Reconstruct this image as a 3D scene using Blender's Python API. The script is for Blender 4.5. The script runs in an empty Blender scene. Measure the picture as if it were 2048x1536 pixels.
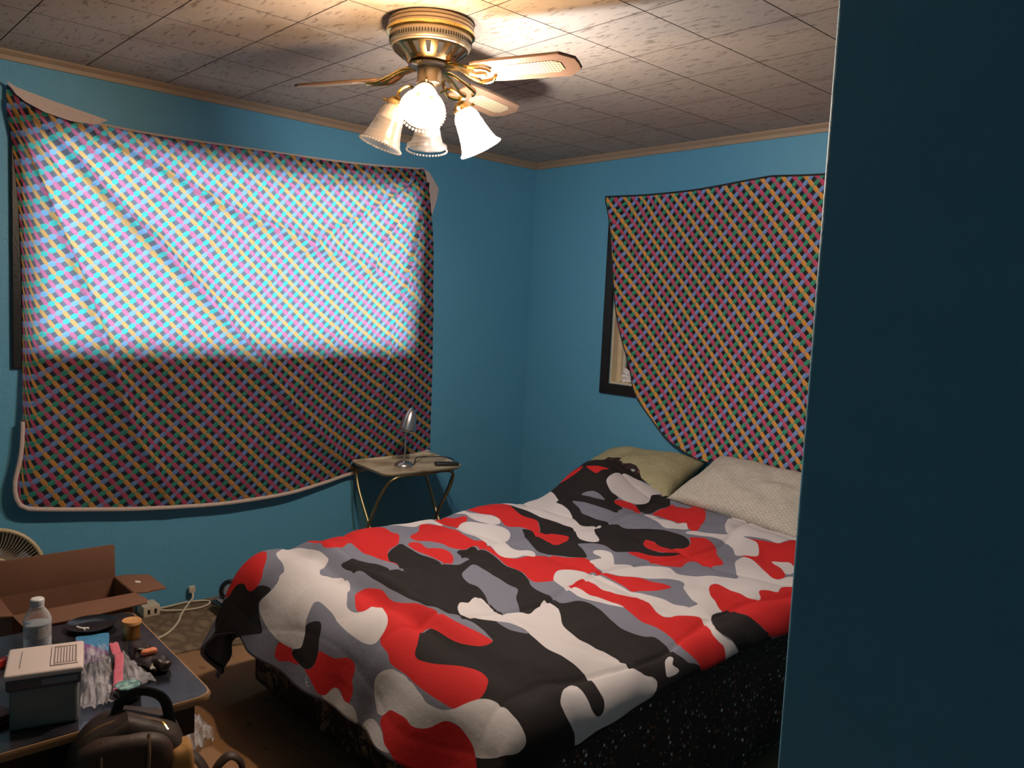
import bpy, bmesh, math, random
import numpy as np
from mathutils import Vector, Matrix

random.seed(7)
SC = bpy.context.scene
COL = SC.collection

# ------------------------------------------------------------------ camera
CAM = Vector((0.0, 0.0, 1.40))
yaw, pit, rol = -0.824602, 0.0903275, 0.0472142
fw = Vector((math.sin(yaw)*math.cos(pit), math.cos(yaw)*math.cos(pit), -math.sin(pit)))
rt = Vector((math.cos(yaw), -math.sin(yaw), 0.0))
up = rt.cross(fw)
r2 = rt*math.cos(rol) + up*math.sin(rol)
u2 = -rt*math.sin(rol) + up*math.cos(rol)
cd = bpy.data.cameras.new('camera')
cd.sensor_fit = 'HORIZONTAL'; cd.sensor_width = 36.0
cd.lens = 1646.26/2048*36.0
cd.clip_start = 0.02
cam = bpy.data.objects.new('camera', cd); COL.objects.link(cam)
M = Matrix((r2, u2, -fw)).transposed().to_4x4(); M.translation = CAM
cam.matrix_world = M
SC.camera = cam

# ------------------------------------------------------------------ sky, exposure, lamp strengths
SKY_COLOR = (0.79, 0.90, 1.0)
SKY_STRENGTH = 8.4
WARM_BULB, WARM_COLOR = 1550.0, (1.0, 0.70, 0.42)
WHITE_BULB, WHITE_COLOR = 1600.0, (1.0, 0.99, 1.0)
w = bpy.data.worlds.new('overcast_sky'); SC.world = w; w.use_nodes = True
w.node_tree.nodes['Background'].inputs[0].default_value = (*SKY_COLOR, 1)
w.node_tree.nodes['Background'].inputs[1].default_value = SKY_STRENGTH
SC.view_settings.view_transform = 'Standard'
SC.view_settings.look = 'None'
SC.view_settings.exposure = 0.0
SC.view_settings.gamma = 1.0
SC.view_settings.use_curve_mapping = False
SC.cycles.max_bounces = 10
SC.cycles.diffuse_bounces = 5
SC.cycles.transparent_max_bounces = 16
SC.cycles.sample_clamp_indirect = 4.0
SC.cycles.use_denoising = True

# ------------------------------------------------------------------ material helpers
def srgb(r, g, b):
    f = lambda c: (c/255/12.92) if c/255 <= 0.04045 else ((c/255+0.055)/1.055)**2.4
    return (f(r), f(g), f(b))

class NT:
    def __init__(s, name):
        s.m = bpy.data.materials.new(name); s.m.use_nodes = True
        s.t = s.m.node_tree; s.t.nodes.clear()
        s.out = s.t.nodes.new('ShaderNodeOutputMaterial')
    def n(s, typ, props=None, **ins):
        nd = s.t.nodes.new('ShaderNode'+typ)
        for k, v in (props or {}).items(): setattr(nd, k, v)
        for k, v in ins.items():
            key = int(k[1:]) if k[0] == 'i' and k[1:].isdigit() else k.replace('_', ' ')
            s.put(nd.inputs[key], v)
        return nd
    def put(s, sock, v):
        if hasattr(v, 'is_output'): s.t.links.new(v, sock)
        elif isinstance(v, (tuple, list)):
            sock.default_value = (*v, 1) if (len(v) == 3 and sock.type == 'RGBA') else v
        else: sock.default_value = v
    def math(s, op, a, b=0.0, c=0.0):
        return s.n('Math', {'operation': op}, i0=a, i1=b, i2=c).outputs[0]
    def mix(s, f, a, b, blend='MIX'):
        nd = s.n('Mix', {'data_type': 'RGBA', 'blend_type': blend}, i0=f, i6=a, i7=b)
        return nd.outputs[2]
    def coord(s, which='Object'):
        return s.n('TexCoord').outputs[which]
    def noise(s, scale, vec=None, detail=3.0, rough=0.5, out=0):
        nd = s.n('TexNoise', Scale=scale, Detail=detail, Roughness=rough)
        s.t.links.new(vec if vec is not None else s.coord(), nd.inputs['Vector'])
        return nd.outputs[out]
    def ramp(s, f, stops, interp='LINEAR'):
        nd = s.n('ValToRGB', i0=f); cr = nd.color_ramp; cr.interpolation = interp
        while len(cr.elements) < len(stops): cr.elements.new(0.5)
        for e, (p, c) in zip(cr.elements, stops):
            e.position = p; e.color = (*c, 1) if len(c) == 3 else c
        return nd.outputs[0]
    def scale(s, vec, sc):
        return s.n('Mapping', Vector=vec, Scale=sc).outputs[0]
    def bump(s, h, dist=0.002, strength=1.0):
        return s.n('Bump', Height=h, Distance=dist, Strength=strength).outputs[0]
    def bsdf(s, color, rough=0.6, metal=0.0, normal=None, **kw):
        b = s.n('BsdfPrincipled', Base_Color=color, Roughness=rough, Metallic=metal)
        for k, v in kw.items(): s.put(b.inputs[k.replace('_', ' ')], v)
        if normal is not None: s.put(b.inputs['Normal'], normal)
        return b.outputs[0]
    def done(s, sh):
        s.t.links.new(sh, s.out.inputs[0]); return s.m

def plain(name, rgb, rough=0.6, metal=0.0, var=0.12, nscale=30.0, bump=0.0, **kw):
    t = NT(name)
    f = t.noise(nscale)
    c = t.mix(f, tuple(v*(1-var) for v in rgb), tuple(min(1, v*(1+var)) for v in rgb))
    nm = t.bump(t.noise(nscale*6), bump) if bump else None
    return t.done(t.bsdf(c, rough, metal, nm, **kw))

# ------------------------------------------------------------------ object helpers
ORG = {}
def meta(o, label=None, cat=None, group=None, kind=None):
    if label: o['label'] = label
    if cat: o['category'] = cat
    if group: o['group'] = group
    if kind: o['kind'] = kind
    return o
def thing(name, label, cat, loc, group=None):
    o = bpy.data.objects.new(name, None); COL.objects.link(o)
    o.location = loc; o.empty_display_size = 0.05; ORG[o.name] = Vector(loc)
    return meta(o, label, cat, group)
def finish(name, me, mat, parent=None, smooth=False, loc=None, label=None):
    """link a mesh whose vertices are in world space; children keep the thing's origin"""
    if parent is not None:
        org = ORG[parent.name]
    else:
        org = Vector(loc) if loc is not None else Vector((0, 0, 0))
    if org.length > 0: me.transform(Matrix.Translation(-org))
    if mat is not None:
        for m in (mat if isinstance(mat, (list, tuple)) else [mat]): me.materials.append(m)
    if smooth:
        me.polygons.foreach_set('use_smooth', [True]*len(me.polygons))
        if smooth != 'all':
            me.set_sharp_from_angle(angle=math.radians(40))
    o = bpy.data.objects.new(name, me); COL.objects.link(o)
    if parent is not None: o.parent = parent
    else: o.location = org
    ORG[o.name] = org
    if label: o['label'] = label
    return o
def from_bm(name, bm, mat, parent=None, smooth=False, loc=None, label=None):
    bmesh.ops.recalc_face_normals(bm, faces=bm.faces)
    me = bpy.data.meshes.new(name); bm.to_mesh(me); bm.free()
    return finish(name, me, mat, parent, smooth, loc, label)
def from_data(name, vs, fs, mat, parent=None, smooth=True, loc=None, label=None, recalc=False):
    me = bpy.data.meshes.new(name); me.from_pydata([tuple(v) for v in vs], [], fs); me.validate(); me.update()
    if recalc:
        bm = bmesh.new(); bm.from_mesh(me); bmesh.ops.recalc_face_normals(bm, faces=bm.faces); bm.to_mesh(me); bm.free()
    return finish(name, me, mat, parent, smooth, loc, label)

def add_box(bm, x0, x1, y0, y1, z0, z1, bev=0.0, seg=2, mat=None):
    ret = bmesh.ops.create_cube(bm, size=1.0)
    vs = ret['verts']
    bmesh.ops.scale(bm, vec=(x1-x0, y1-y0, z1-z0), verts=vs)
    bmesh.ops.translate(bm, vec=((x0+x1)/2, (y0+y1)/2, (z0+z1)/2), verts=vs)
    if mat is not None: bmesh.ops.transform(bm, matrix=mat, verts=vs)
    if bev > 0:
        es = list({e for v in vs for e in v.link_edges})
        bmesh.ops.bevel(bm, geom=es, offset=bev, segments=seg, profile=0.6, affect='EDGES')
    return vs
def box(name, b, mat, parent=None, bev=0.0, seg=2, loc=None, label=None, smooth=False):
    bm = bmesh.new(); add_box(bm, *b, bev=bev, seg=seg)
    return from_bm(name, bm, mat, parent, smooth, loc, label)
def frame_from(d):
    d = Vector(d).normalized()
    a = Vector((0, 0, 1)) if abs(d.z) < 0.9 else Vector((1, 0, 0))
    x = d.cross(a).normalized(); y = d.cross(x).normalized()
    return x, y, d
def lathe_data(prof, base, axis=(0, 0, 1), seg=32, cap0=True, cap1=True, ripple=None):
    """prof: list of (distance along axis, radius)"""
    base = Vector(base); x, y, d = frame_from(axis)
    vs, fs = [], []
    for i, (h, r) in enumerate(prof):
        for k in range(seg):
            a = 2*math.pi*k/seg
            rr = r*(1+(ripple(i, k) if ripple else 0))
            vs.append(base + d*h + x*(rr*math.cos(a)) + y*(rr*math.sin(a)))
    for i in range(len(prof)-1):
        for k in range(seg):
            k2 = (k+1) % seg
            fs.append((i*seg+k, i*seg+k2, (i+1)*seg+k2, (i+1)*seg+k))
    if cap0: fs.append(tuple(range(seg))[::-1])
    if cap1: fs.append(tuple((len(prof)-1)*seg+k for k in range(seg)))
    return vs, fs
def lathe(name, prof, base, mat, parent=None, axis=(0, 0, 1), seg=32, cap0=True, cap1=True, label=None, loc=None, ripple=None):
    vs, fs = lathe_data(prof, base, axis, seg, cap0, cap1, ripple)
    return from_data(name, vs, fs, mat, parent, True, loc, label, recalc=True)
def smooth_path(pts, n=8):
    P = [Vector(p) for p in pts]; out = []
    for i in range(len(P)-1):
        p0, p1, p2, p3 = P[max(i-1, 0)], P[i], P[i+1], P[min(i+2, len(P)-1)]
        for k in range(n):
            t = k/n
            out.append(0.5*((2*p1)+(p2-p0)*t+(2*p0-5*p1+4*p2-p3)*t*t+(3*p1-p0-3*p2+p3)*t**3))
    out.append(P[-1]); return out
def tube_data(path, r, seg=8, squash=None):
    vs, fs = [], []
    n = len(path); prev = None
    for i, p in enumerate(path):
        d = (path[min(i+1, n-1)]-path[max(i-1, 0)]).normalized()
        if prev is None: x, y, _ = frame_from(d)
        else:
            x = (prev - d*prev.dot(d)).normalized(); y = d.cross(x)
        prev = x
        rr = r[i] if isinstance(r, (list, tuple)) else r
        for k in range(seg):
            a = 2*math.pi*k/seg
            vs.append(p + x*(rr*math.cos(a)) + y*(rr*(squash or 1)*math.sin(a)))
    for i in range(n-1):
        for k in range(seg):
            k2 = (k+1) % seg
            fs.append((i*seg+k, i*seg+k2, (i+1)*seg+k2, (i+1)*seg+k))
    fs.append(tuple(range(seg))[::-1]); fs.append(tuple((n-1)*seg+k for k in range(seg)))
    return vs, fs
def tube(name, pts, r, mat, parent=None, seg=8, n=8, smooth_pts=True, label=None, loc=None):
    path = smooth_path(pts, n) if smooth_pts else [Vector(p) for p in pts]
    vs, fs = tube_data(path, r, seg)
    return from_data(name, vs, fs, mat, parent, True, loc, label, recalc=True)
def prism(bm, poly, origin, ux, uy, nrm, t0, t1):
    """extrude a 2D polygon given in the frame (ux, uy) between t0 and t1 along nrm"""
    o = Vector(origin); ux, uy, nrm = Vector(ux), Vector(uy), Vector(nrm)
    a = [bm.verts.new(o+ux*p[0]+uy*p[1]+nrm*t0) for p in poly]
    b = [bm.verts.new(o+ux*p[0]+uy*p[1]+nrm*t1) for p in poly]
    n = len(poly)
    bm.faces.new(a[::-1]); bm.faces.new(b)
    for i in range(n): bm.faces.new((a[i], a[(i+1) % n], b[(i+1) % n], b[i]))
def slab(name, poly, origin, ux, uy, nrm, t0, t1, mat, parent=None, bev=0.0, label=None, loc=None):
    bm = bmesh.new(); prism(bm, poly, origin, ux, uy, nrm, t0, t1)
    if bev: bmesh.ops.bevel(bm, geom=bm.edges[:], offset=bev, segments=2, profile=0.6, affect='EDGES')
    return from_bm(name, bm, mat, parent, True if bev else False, loc, label)
def superbox(center, rad, e1=0.5, e2=0.5, seg=24, rings=16, rot=None, warp=None):
    vs, fs = [], []
    c = Vector(center)
    sp = lambda v, e: math.copysign(abs(v)**e, v)
    for i in range(rings+1):
        ph = -math.pi/2+math.pi*i/rings
        for k in range(seg):
            th = 2*math.pi*k/seg
            p = Vector((rad[0]*sp(math.cos(ph), e2)*sp(math.cos(th), e1),
                        rad[1]*sp(math.cos(ph), e2)*sp(math.sin(th), e1), rad[2]*sp(math.sin(ph), e2)))
            if warp: p = warp(p)
            if rot: p = rot @ p
            vs.append(c+p)
    for i in range(rings):
        for k in range(seg):
            k2 = (k+1) % seg
            fs.append((i*seg+k, i*seg+k2, (i+1)*seg+k2, (i+1)*seg+k))
    return vs, fs
def catmull2(pts, n=3, closed=True):
    P = [np.array(p, float) for p in pts]; N = len(P); out = []
    rng = range(N) if closed else range(N-1)
    for i in rng:
        if closed: p0, p1, p2, p3 = P[i-1], P[i], P[(i+1) % N], P[(i+2) % N]
        else: p0, p1, p2, p3 = P[max(i-1, 0)], P[i], P[i+1], P[min(i+2, N-1)]
        for k in range(n):
            t = k/n
            out.append(0.5*((2*p1)+(p2-p0)*t+(2*p0-5*p1+4*p2-p3)*t*t+(3*p1-p0-3*p2+p3)*t**3))
    if not closed: out.append(P[-1])
    return np.array(out)
# --- comforter surface: cloth coordinates (s across, t along) -> world ---
CX0, CX1, CY0, CZ = -2.63, -1.275, 1.315, 0.503
CR = 0.085
S0, S1, T0, T1 = CX0 - 0.36, CX1 + 0.15, CY0 - 0.37, 3.14
def vnoise(x, y, seed):
    rs = np.random.RandomState(seed)
    G = rs.rand(64, 64)
    xi = np.floor(x).astype(int); yi = np.floor(y).astype(int)
    fx = x - xi; fy = y - yi
    fx = fx*fx*(3-2*fx); fy = fy*fy*(3-2*fy)
    g = lambda a, b: G[a % 64, b % 64]
    return ((g(xi, yi)*(1-fx)+g(xi+1, yi)*fx)*(1-fy) + (g(xi, yi+1)*(1-fx)+g(xi+1, yi+1)*fx)*fy)*2-1
def bump(s, t, cs, ct, rs, rt, ang=0.0):
    c, n = math.cos(ang), math.sin(ang)
    a = ((s-cs)*c+(t-ct)*n)/rs; b = (-(s-cs)*n+(t-ct)*c)/rt
    return np.exp(-(a*a+b*b))
def comforter_xyz(s, t):
    # head hem slants: cloth ends a little nearer on the right side
    u = (s-S0)/(S1-S0)
    t = T0 + (t-T0)*(1.0 - 0.022*np.clip(u-0.45, 0, 1)/0.55)
    # the cloth hangs shorter along the right side and the middle of the foot
    k = np.clip((t-1.30)/0.35, 0, 1)
    s = np.where(s > CX1, CX1+(s-CX1)*(1.0-0.36*k), s)
    k2 = np.clip((s-(CX0-0.12))/0.2, 0, 1)
    t = np.where(t < CY0, CY0+(t-CY0)*(0.92-0.20*k2), t)
    ds = np.where(s < CX0, s-CX0, np.where(s > CX1, s-CX1, 0.0))
    dt = np.where(t < CY0, t-CY0, 0.0)
    r = np.sqrt(ds*ds+dt*dt)+1e-9
    px = np.clip(s, CX0, CX1); py = np.maximum(t, CY0)
    th = np.minimum(r/CR, math.pi/2)
    out = CR*np.sin(th); drop = CR*(1-np.cos(th)) + np.maximum(0, r-CR*math.pi/2)*(1-0.03*np.clip(4*np.abs(ds*dt)/(r*r), 0, 1))
    fall = np.clip(drop/0.3, 0, 1.6)
    dx, dy = ds/r, dt/r
    corner = np.clip(4*np.abs(dx*dy), 0, 1)*np.clip(r/0.3, 0, 1)
    # hanging folds
    along = np.where(np.abs(dy) > np.abs(dx), s, t)
    fold = 0.020*np.sin(along*11.0+0.7+2.0*vnoise(s*2.1, t*2.1, 5)) + 0.010*np.sin(along*23.0+2.0*vnoise(s*3, t*3, 9))
    out = out + fall*(0.016+fold*0.9) + corner*0.015*np.clip(fall, 0, 1)
    x = px+dx*out; y = py+dy*out
    top = np.clip(1-r/0.12, 0, 1)
    z = CZ - drop
    h = 0.0065*vnoise(s*5.0, t*5.0, 1) + 0.0045*vnoise(s*11.0+3, t*9.0, 2) + 0.0025*vnoise(s*19.0+t*6.0, t*13.0+5, 8)
    # long soft folds running head to foot
    h = h + 0.008*vnoise((s*0.8+t*0.45)*9.0, (t*0.8-s*0.4)*2.2, 3)
    h = h + 0.006*np.abs(vnoise((s*0.5-t*0.85)*8.0+7, (t*0.5+s*0.8)*2.0, 4))
    # quilting seams, puffed squares about 0.46 m across
    q1 = np.abs(((s*1.0+0.04*np.sin(t*6.5)+2.71)/0.47) % 1.0-0.5)*0.94
    q2 = np.abs(((t*1.0+0.04*np.sin(s*7.0)-1.62)/0.47) % 1.0-0.5)*0.94
    seam = np.minimum(0.47-q1, 0.47-q2)
    h = h - 0.009*np.exp(-(seam/0.014)**2) + 0.010*(1-np.exp(-(seam/0.09)**2))
    # the pillow under the cloth and the soft ridge next to the pillows
    h = h + 0.150*bump(s, t, -2.56, 2.98, 0.21, 0.23, 0.1)
    h = h + 0.030*bump(s, t, -2.55, 2.45, 0.34, 0.62, 0.0) + 0.050*bump(s, t, -2.0, 3.12, 0.62, 0.24, 0.0)
    h = h + 0.022*bump(s, t, -2.15, 2.72, 0.45, 0.12, -0.15) + 0.03*bump(s, t, -1.62, 2.92, 0.30, 0.14, 0)
    h = h + 0.020*bump(s, t, -2.5, 1.55, 0.10, 0.5, 0.35) + 0.030*bump(s, t, -2.1, 1.43, 0.75, 0.035, -0.07)
    h = h - 0.016*bump(s, t, -2.1, 1.36, 0.7, 0.025, -0.07)
    h = h + 0.010*np.maximum(0, vnoise(s*3.2+t*1.8, t*7.5-s*3.0, 6))
    z = z + h*np.clip(0.25+0.75*top, 0, 1)*np.where(r > 0.2, 0.5, 1)
    # the foot side slants outwards as it hangs
    y = y - np.where(np.abs(dy) > 0.3, np.abs(dy)*0.095*np.clip(drop/0.25, 0, 1.2), 0)
    # keep the hanging cloth outside the mattress and off the floor
    z = np.maximum(z, 0.035)
    return x, y, z
# --- end comforter surface ---
# ------------------------------------------------------------------ the room
XL, YB, CEIL = -3.65, 3.49, 2.286
XR, YF = 0.95, -1.25

def paint_mat():
    t = NT('teal_wall_paint')
    v = t.coord('Object')
    c = t.mix(t.noise(1.3, v), (0.102, 0.340, 0.515), (0.116, 0.380, 0.565))
    c = t.mix(t.math('MULTIPLY', t.noise(14, v, 6), 0.30), c, (0.092, 0.305, 0.460))
    h = t.math('ADD', t.noise(55, v, 4, 0.6), t.math('MULTIPLY', t.noise(14, t.scale(v, (1, 1, 0.35)), 2), 0.9))
    return t.done(t.bsdf(c, 0.55, 0, t.bump(h, 0.0035, 0.55)))
M_WALL = paint_mat()
def carpet_mat():
    t = NT('tan_carpet'); v = t.coord('Object')
    c = t.mix(t.noise(3.0, v, 4), (0.30, 0.160, 0.078), (0.44, 0.245, 0.125))
    c = t.mix(t.math('MULTIPLY', t.noise(260, v, 2), 0.55), c, (0.13, 0.065, 0.032))
    spots = t.ramp(t.noise(16, v, 2), [(0.66, (0, 0, 0)), (0.74, (1, 1, 1))])
    c = t.mix(t.math('MULTIPLY', spots, 0.6), c, (0.10, 0.05, 0.028))
    return t.done(t.bsdf(c, 0.95, 0, t.bump(t.noise(420, v, 2), 0.004, 0.8)))
M_CARPET = carpet_mat()
M_SLAB = plain('ceiling_board_backing', (0.05, 0.035, 0.025), 0.9)
M_TRIM = plain('beige_wood_trim', (0.36, 0.25, 0.165), 0.5, nscale=12)
M_DARKWOOD = plain('dark_stained_window_casing', (0.012, 0.009, 0.008), 0.35, var=0.35, nscale=18, bump=0.0006)
M_CREAM = plain('cream_window_jamb', (0.66, 0.55, 0.38), 0.5, nscale=15)
M_SASH = plain('white_vinyl_sash', (0.60, 0.56, 0.48), 0.4)
M_SKYBLOCK = plain('dark_sky_blocker', (0.02, 0.016, 0.014), 0.9)
def glass_mat():
    t = NT('window_glass')
    fr = t.n('Fresnel', IOR=1.45).outputs[0]
    tr = t.n('BsdfTransparent', Color=(0.92, 0.95, 0.95)).outputs[0]
    gl = t.n('BsdfGlossy', Color=(1, 1, 1), Roughness=0.02).outputs[0]
    return t.done(t.n('MixShader', i0=fr, i1=tr, i2=gl).outputs[0])
M_GLASS = glass_mat()

meta(box('floor', (XL-0.12, XR+0.12, YF-0.12, YB+0.12, -0.12, 0.0), M_CARPET), kind='structure')
meta(box('ground', (-40, 30, -30, 40, -0.62, -0.52), plain('pale_bounce_ground', (0.74, 0.73, 0.70), 0.95)), kind='structure')  # unseen ground, made pale to bounce sky light up onto the window cloth

WY0, WY1, WZ0, WZ1 = 0.775, 2.645, 1.125, 2.043          # window opening in the left wall
BX0, BX1, BZ0, BZ1 = -2.982, -1.45, 1.018, 1.90          # window opening in the back wall
def wall_x(name, x0, x1, y0, y1, hole):
    bm = bmesh.new(); a, b, c, d = hole
    add_box(bm, x0, x1, y0, a, 0, CEIL+0.04); add_box(bm, x0, x1, b, y1, 0, CEIL+0.04)
    add_box(bm, x0, x1, a, b, 0, c); add_box(bm, x0, x1, a, b, d, CEIL+0.04)
    meta(from_bm(name, bm, M_WALL), kind='structure')
def wall_y(name, y0, y1, x0, x1, hole):
    bm = bmesh.new(); a, b, c, d = hole
    add_box(bm, x0, a, y0, y1, 0, CEIL+0.04); add_box(bm, b, x1, y0, y1, 0, CEIL+0.04)
    add_box(bm, a, b, y0, y1, 0, c); add_box(bm, a, b, y0, y1, d, CEIL+0.04)
    meta(from_bm(name, bm, M_WALL), kind='structure')
wall_x('wall_left', XL-0.12, XL, YF-0.12, YB+0.12, (WY0, WY1, WZ0, WZ1))
wall_y('wall_back', YB, YB+0.12, XL, XR+0.12, (BX0, BX1, BZ0, BZ1))
meta(box('wall_right', (XR, XR+0.12, YF-0.12, YB, 0, CEIL+0.04), M_WALL), kind='structure')
meta(box('wall_front', (XL, XR, YF-0.12, YF, 0, CEIL+0.04), M_WALL), kind='structure')
meta(box('wall_partition', (-0.547, XR, 1.05, 1.17, 0, CEIL-0.0005), M_WALL, bev=0.008, seg=3, smooth=True), kind='structure')

# ceiling: a backing slab and square-edged fibre tiles hung under it
def tile_mat():
    t = NT('fissured_ceiling_tile')
    rnd = t.n('ObjectInfo').outputs['Random']
    v = t.coord('Object')
    off = t.n('CombineXYZ', X=t.math('MULTIPLY', rnd, 37.0), Y=t.math('MULTIPLY', rnd, 11.0)).outputs[0]
    v = t.n('VectorMath', {'operation': 'ADD'}, i0=v, i1=off).outputs[0]
    base = t.mix(t.noise(3, v), (0.40, 0.325, 0.265), (0.48, 0.39, 0.32))
    base = t.mix(t.math('MULTIPLY', rnd, 0.25), base, (0.34, 0.275, 0.22))
    f1 = t.ramp(t.noise(26, t.scale(v, (0.7, 2.6, 1)), 5, 0.62), [(0.565, (0, 0, 0)), (0.65, (1, 1, 1))])
    f2 = t.ramp(t.noise(90, t.scale(v, (0.6, 2.2, 1)), 3, 0.6), [(0.6, (0, 0, 0)), (0.7, (1, 1, 1))])
    c = t.mix(t.math('MULTIPLY', f1, 0.62), base, (0.13, 0.085, 0.055))
    c = t.mix(t.math('MULTIPLY', f2, 0.35), c, (0.16, 0.105, 0.075))
    return t.done(t.bsdf(c, 0.9, 0, t.bump(f1, -0.002, 0.5)))
M_TILE = tile_mat()
ceiling = meta(box('ceiling', (XL, XR, YF, YB, CEIL+0.0, CEIL+0.04), M_SLAB), kind='structure')
TX, TY = 0.2995, 0.3103
gx, gy = -1.886, 2.2295
tile_mesh = None
def tile(x0, x1, y0, y1):
    global tile_mesh
    x0, x1, y0, y1 = max(x0, XL+0.002), min(x1, XR-0.002), max(y0, YF+0.002), min(y1, YB-0.002)
    if x1-x0 < 0.02 or y1-y0 < 0.02: return
    full = abs((x1-x0)-(TX-0.0024)) < 1e-4 and abs((y1-y0)-(TY-0.0024)) < 1e-4
    cx, cy = (x0+x1)/2, (y0+y1)/2
    if full and tile_mesh: me = tile_mesh
    else:
        hx, hy, c = (x1-x0)/2, (y1-y0)/2, 0.0025
        vs = [(sx*hx, sy*hy, 0.0) for sx, sy in ((-1, -1), (1, -1), (1, 1), (-1, 1))]
        vs += [(sx*hx, sy*hy, -0.0105) for sx, sy in ((-1, -1), (1, -1), (1, 1), (-1, 1))]
        vs += [(sx*(hx-0.0008), sy*(hy-0.0008), -0.011) for sx, sy in ((-1, -1), (1, -1), (1, 1), (-1, 1))]
        fs = [(0, 1, 2, 3), (8, 11, 10, 9)]
        for r in (0, 4):
            for k in range(4): fs.append((r+k, r+4+k, r+4+(k+1) % 4, r+(k+1) % 4))
        me = bpy.data.meshes.new('tile'); me.from_pydata(vs, [], fs); me.materials.append(M_TILE); me.materials.append(M_SLAB)
        for f in me.polygons: f.material_index = 0 if abs(f.normal.z) > 0.9 else 1
        if full: tile_mesh = me
    o = bpy.data.objects.new('tile', me); COL.objects.link(o); o.parent = ceiling
    o.location = (cx, cy, CEIL+0.0)
nx0, nx1 = math.floor((XL-gx)/TX), math.ceil((XR-gx)/TX)
ny0, ny1 = math.floor((YF-gy)/TY), math.ceil((YB-gy)/TY)
for i in range(nx0, nx1):
    for j in range(ny0, ny1):
        tile(gx+i*TX+0.0012, gx+(i+1)*TX-0.0012, gy+j*TY+0.0012, gy+(j+1)*TY-0.0012)
CEIL = CEIL-0.011

# crown strips
def crown(name, pts):
    bm = bmesh.new(); prism(bm, *pts); meta(from_bm(name, bm, M_TRIM), kind='structure')
prof = [(0, 0), (0.028, 0), (0.028, -0.008), (0.014, -0.020), (0.010, -0.036), (0, -0.036)]
crown('trim_left', (prof, (XL, YF, CEIL), (1, 0, 0), (0, 0, 1), (0, 1, 0), 0, YB-YF))
crown('trim_back', ([(p[0], p[1]) for p in prof], (XL+0.028, YB, CEIL), (0, -1, 0), (0, 0, 1), (1, 0, 0), 0, XR-XL-0.028))

# windows: dark casing on the wall, jamb lining, sash and pane as parts
def window(name, axis, a0, a1, z0, z1, cw, plane, jamb_mat, top=None):
    """axis 'x': in the left wall (a = y, outside at -x); axis 'y': in the back wall (a = x, outside at +y)"""
    def B(bm, p0, p1, a, b, c, d, bev=0):
        if axis == 'x': add_box(bm, plane-p1 if p1 > 0 else plane, plane-p0, a, b, c, d, bev)
        else: add_box(bm, a, b, plane+p0, plane+p1, c, d, bev)
    def ring(bm, p0, p1, w_out, w_in, bev=0):
        # w_out: how far outside the opening, w_in: how far inside
        B(bm, p0, p1, a0-w_out, a0+w_in, z0-w_out, z1+w_out, bev); B(bm, p0, p1, a1-w_in, a1+w_out, z0-w_out, z1+w_out, bev)
        B(bm, p0, p1, a0+w_in, a1-w_in, z0-w_out, z0+w_in, bev); B(bm, p0, p1, a0+w_in, a1-w_in, z1-w_in, z1+w_out, bev)
    r = bpy.data.objects.new(name, None); COL.objects.link(r); r['kind'] = 'structure'
    r.location = ((plane, (a0+a1)/2, z0) if axis == 'x' else ((a0+a1)/2, plane, z0)); ORG[r.name] = Vector(r.location)
    bm = bmesh.new()
    def CB(a, b, c, d):
        if axis == 'x': add_box(bm, plane+0.0, plane+0.016, a, b, c, d, 0.005)
        else: add_box(bm, a, b, plane-0.016, plane-0.0, c, d, 0.005)
    tw = cw if top is None else top
    CB(a0-cw, a0, z0-cw, z1+tw); CB(a1, a1+cw, z0-cw, z1+tw); CB(a0, a1, z0-cw, z0); CB(a0, a1, z1, z1+tw)
    from_bm('casing', bm, M_DARKWOOD, r)
    bm = bmesh.new(); ring(bm, 0.004, 0.118, -0.0, 0.012); from_bm('jamb', bm, jamb_mat, r)
    bm = bmesh.new(); ring(bm, 0.045, 0.085, -0.012, 0.040, 0.003); s = from_bm('sash', bm, jamb_mat, r)
    bm = bmesh.new(); ring(bm, 0.060, 0.078, -0.040, 0.055, 0.002); from_bm('glazing_bead', bm, M_SASH, s)
    bm = bmesh.new(); B(bm, 0.066, 0.070, a0+0.05, a1-0.05, z0+0.05, z1-0.05); from_bm('pane', bm, M_GLASS, s)
    return r
window('window_1', 'x', WY0, WY1, WZ0, WZ1, 0.045, XL, M_CREAM, 0.013)
window('window_2', 'y', BX0, BX1, BZ0, BZ1, 0.058, YB, M_CREAM)
# dark shell added outside the back window to block the sky
bm = bmesh.new()
for b in ((-3.9, -0.7, 5.2, 5.3, -0.5, 2.5), (-3.9, -3.8, 3.62, 5.2, -0.5, 2.5), (-0.8, -0.7, 3.62, 5.2, -0.5, 2.5),
          (-3.9, -0.7, 3.62, 5.3, 2.5, 2.6), (-3.9, -0.7, 3.62, 5.3, -0.55, -0.5)): add_box(bm, *b)
meta(from_bm('sky_blocker', bm, M_SKYBLOCK), kind='structure')

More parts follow.
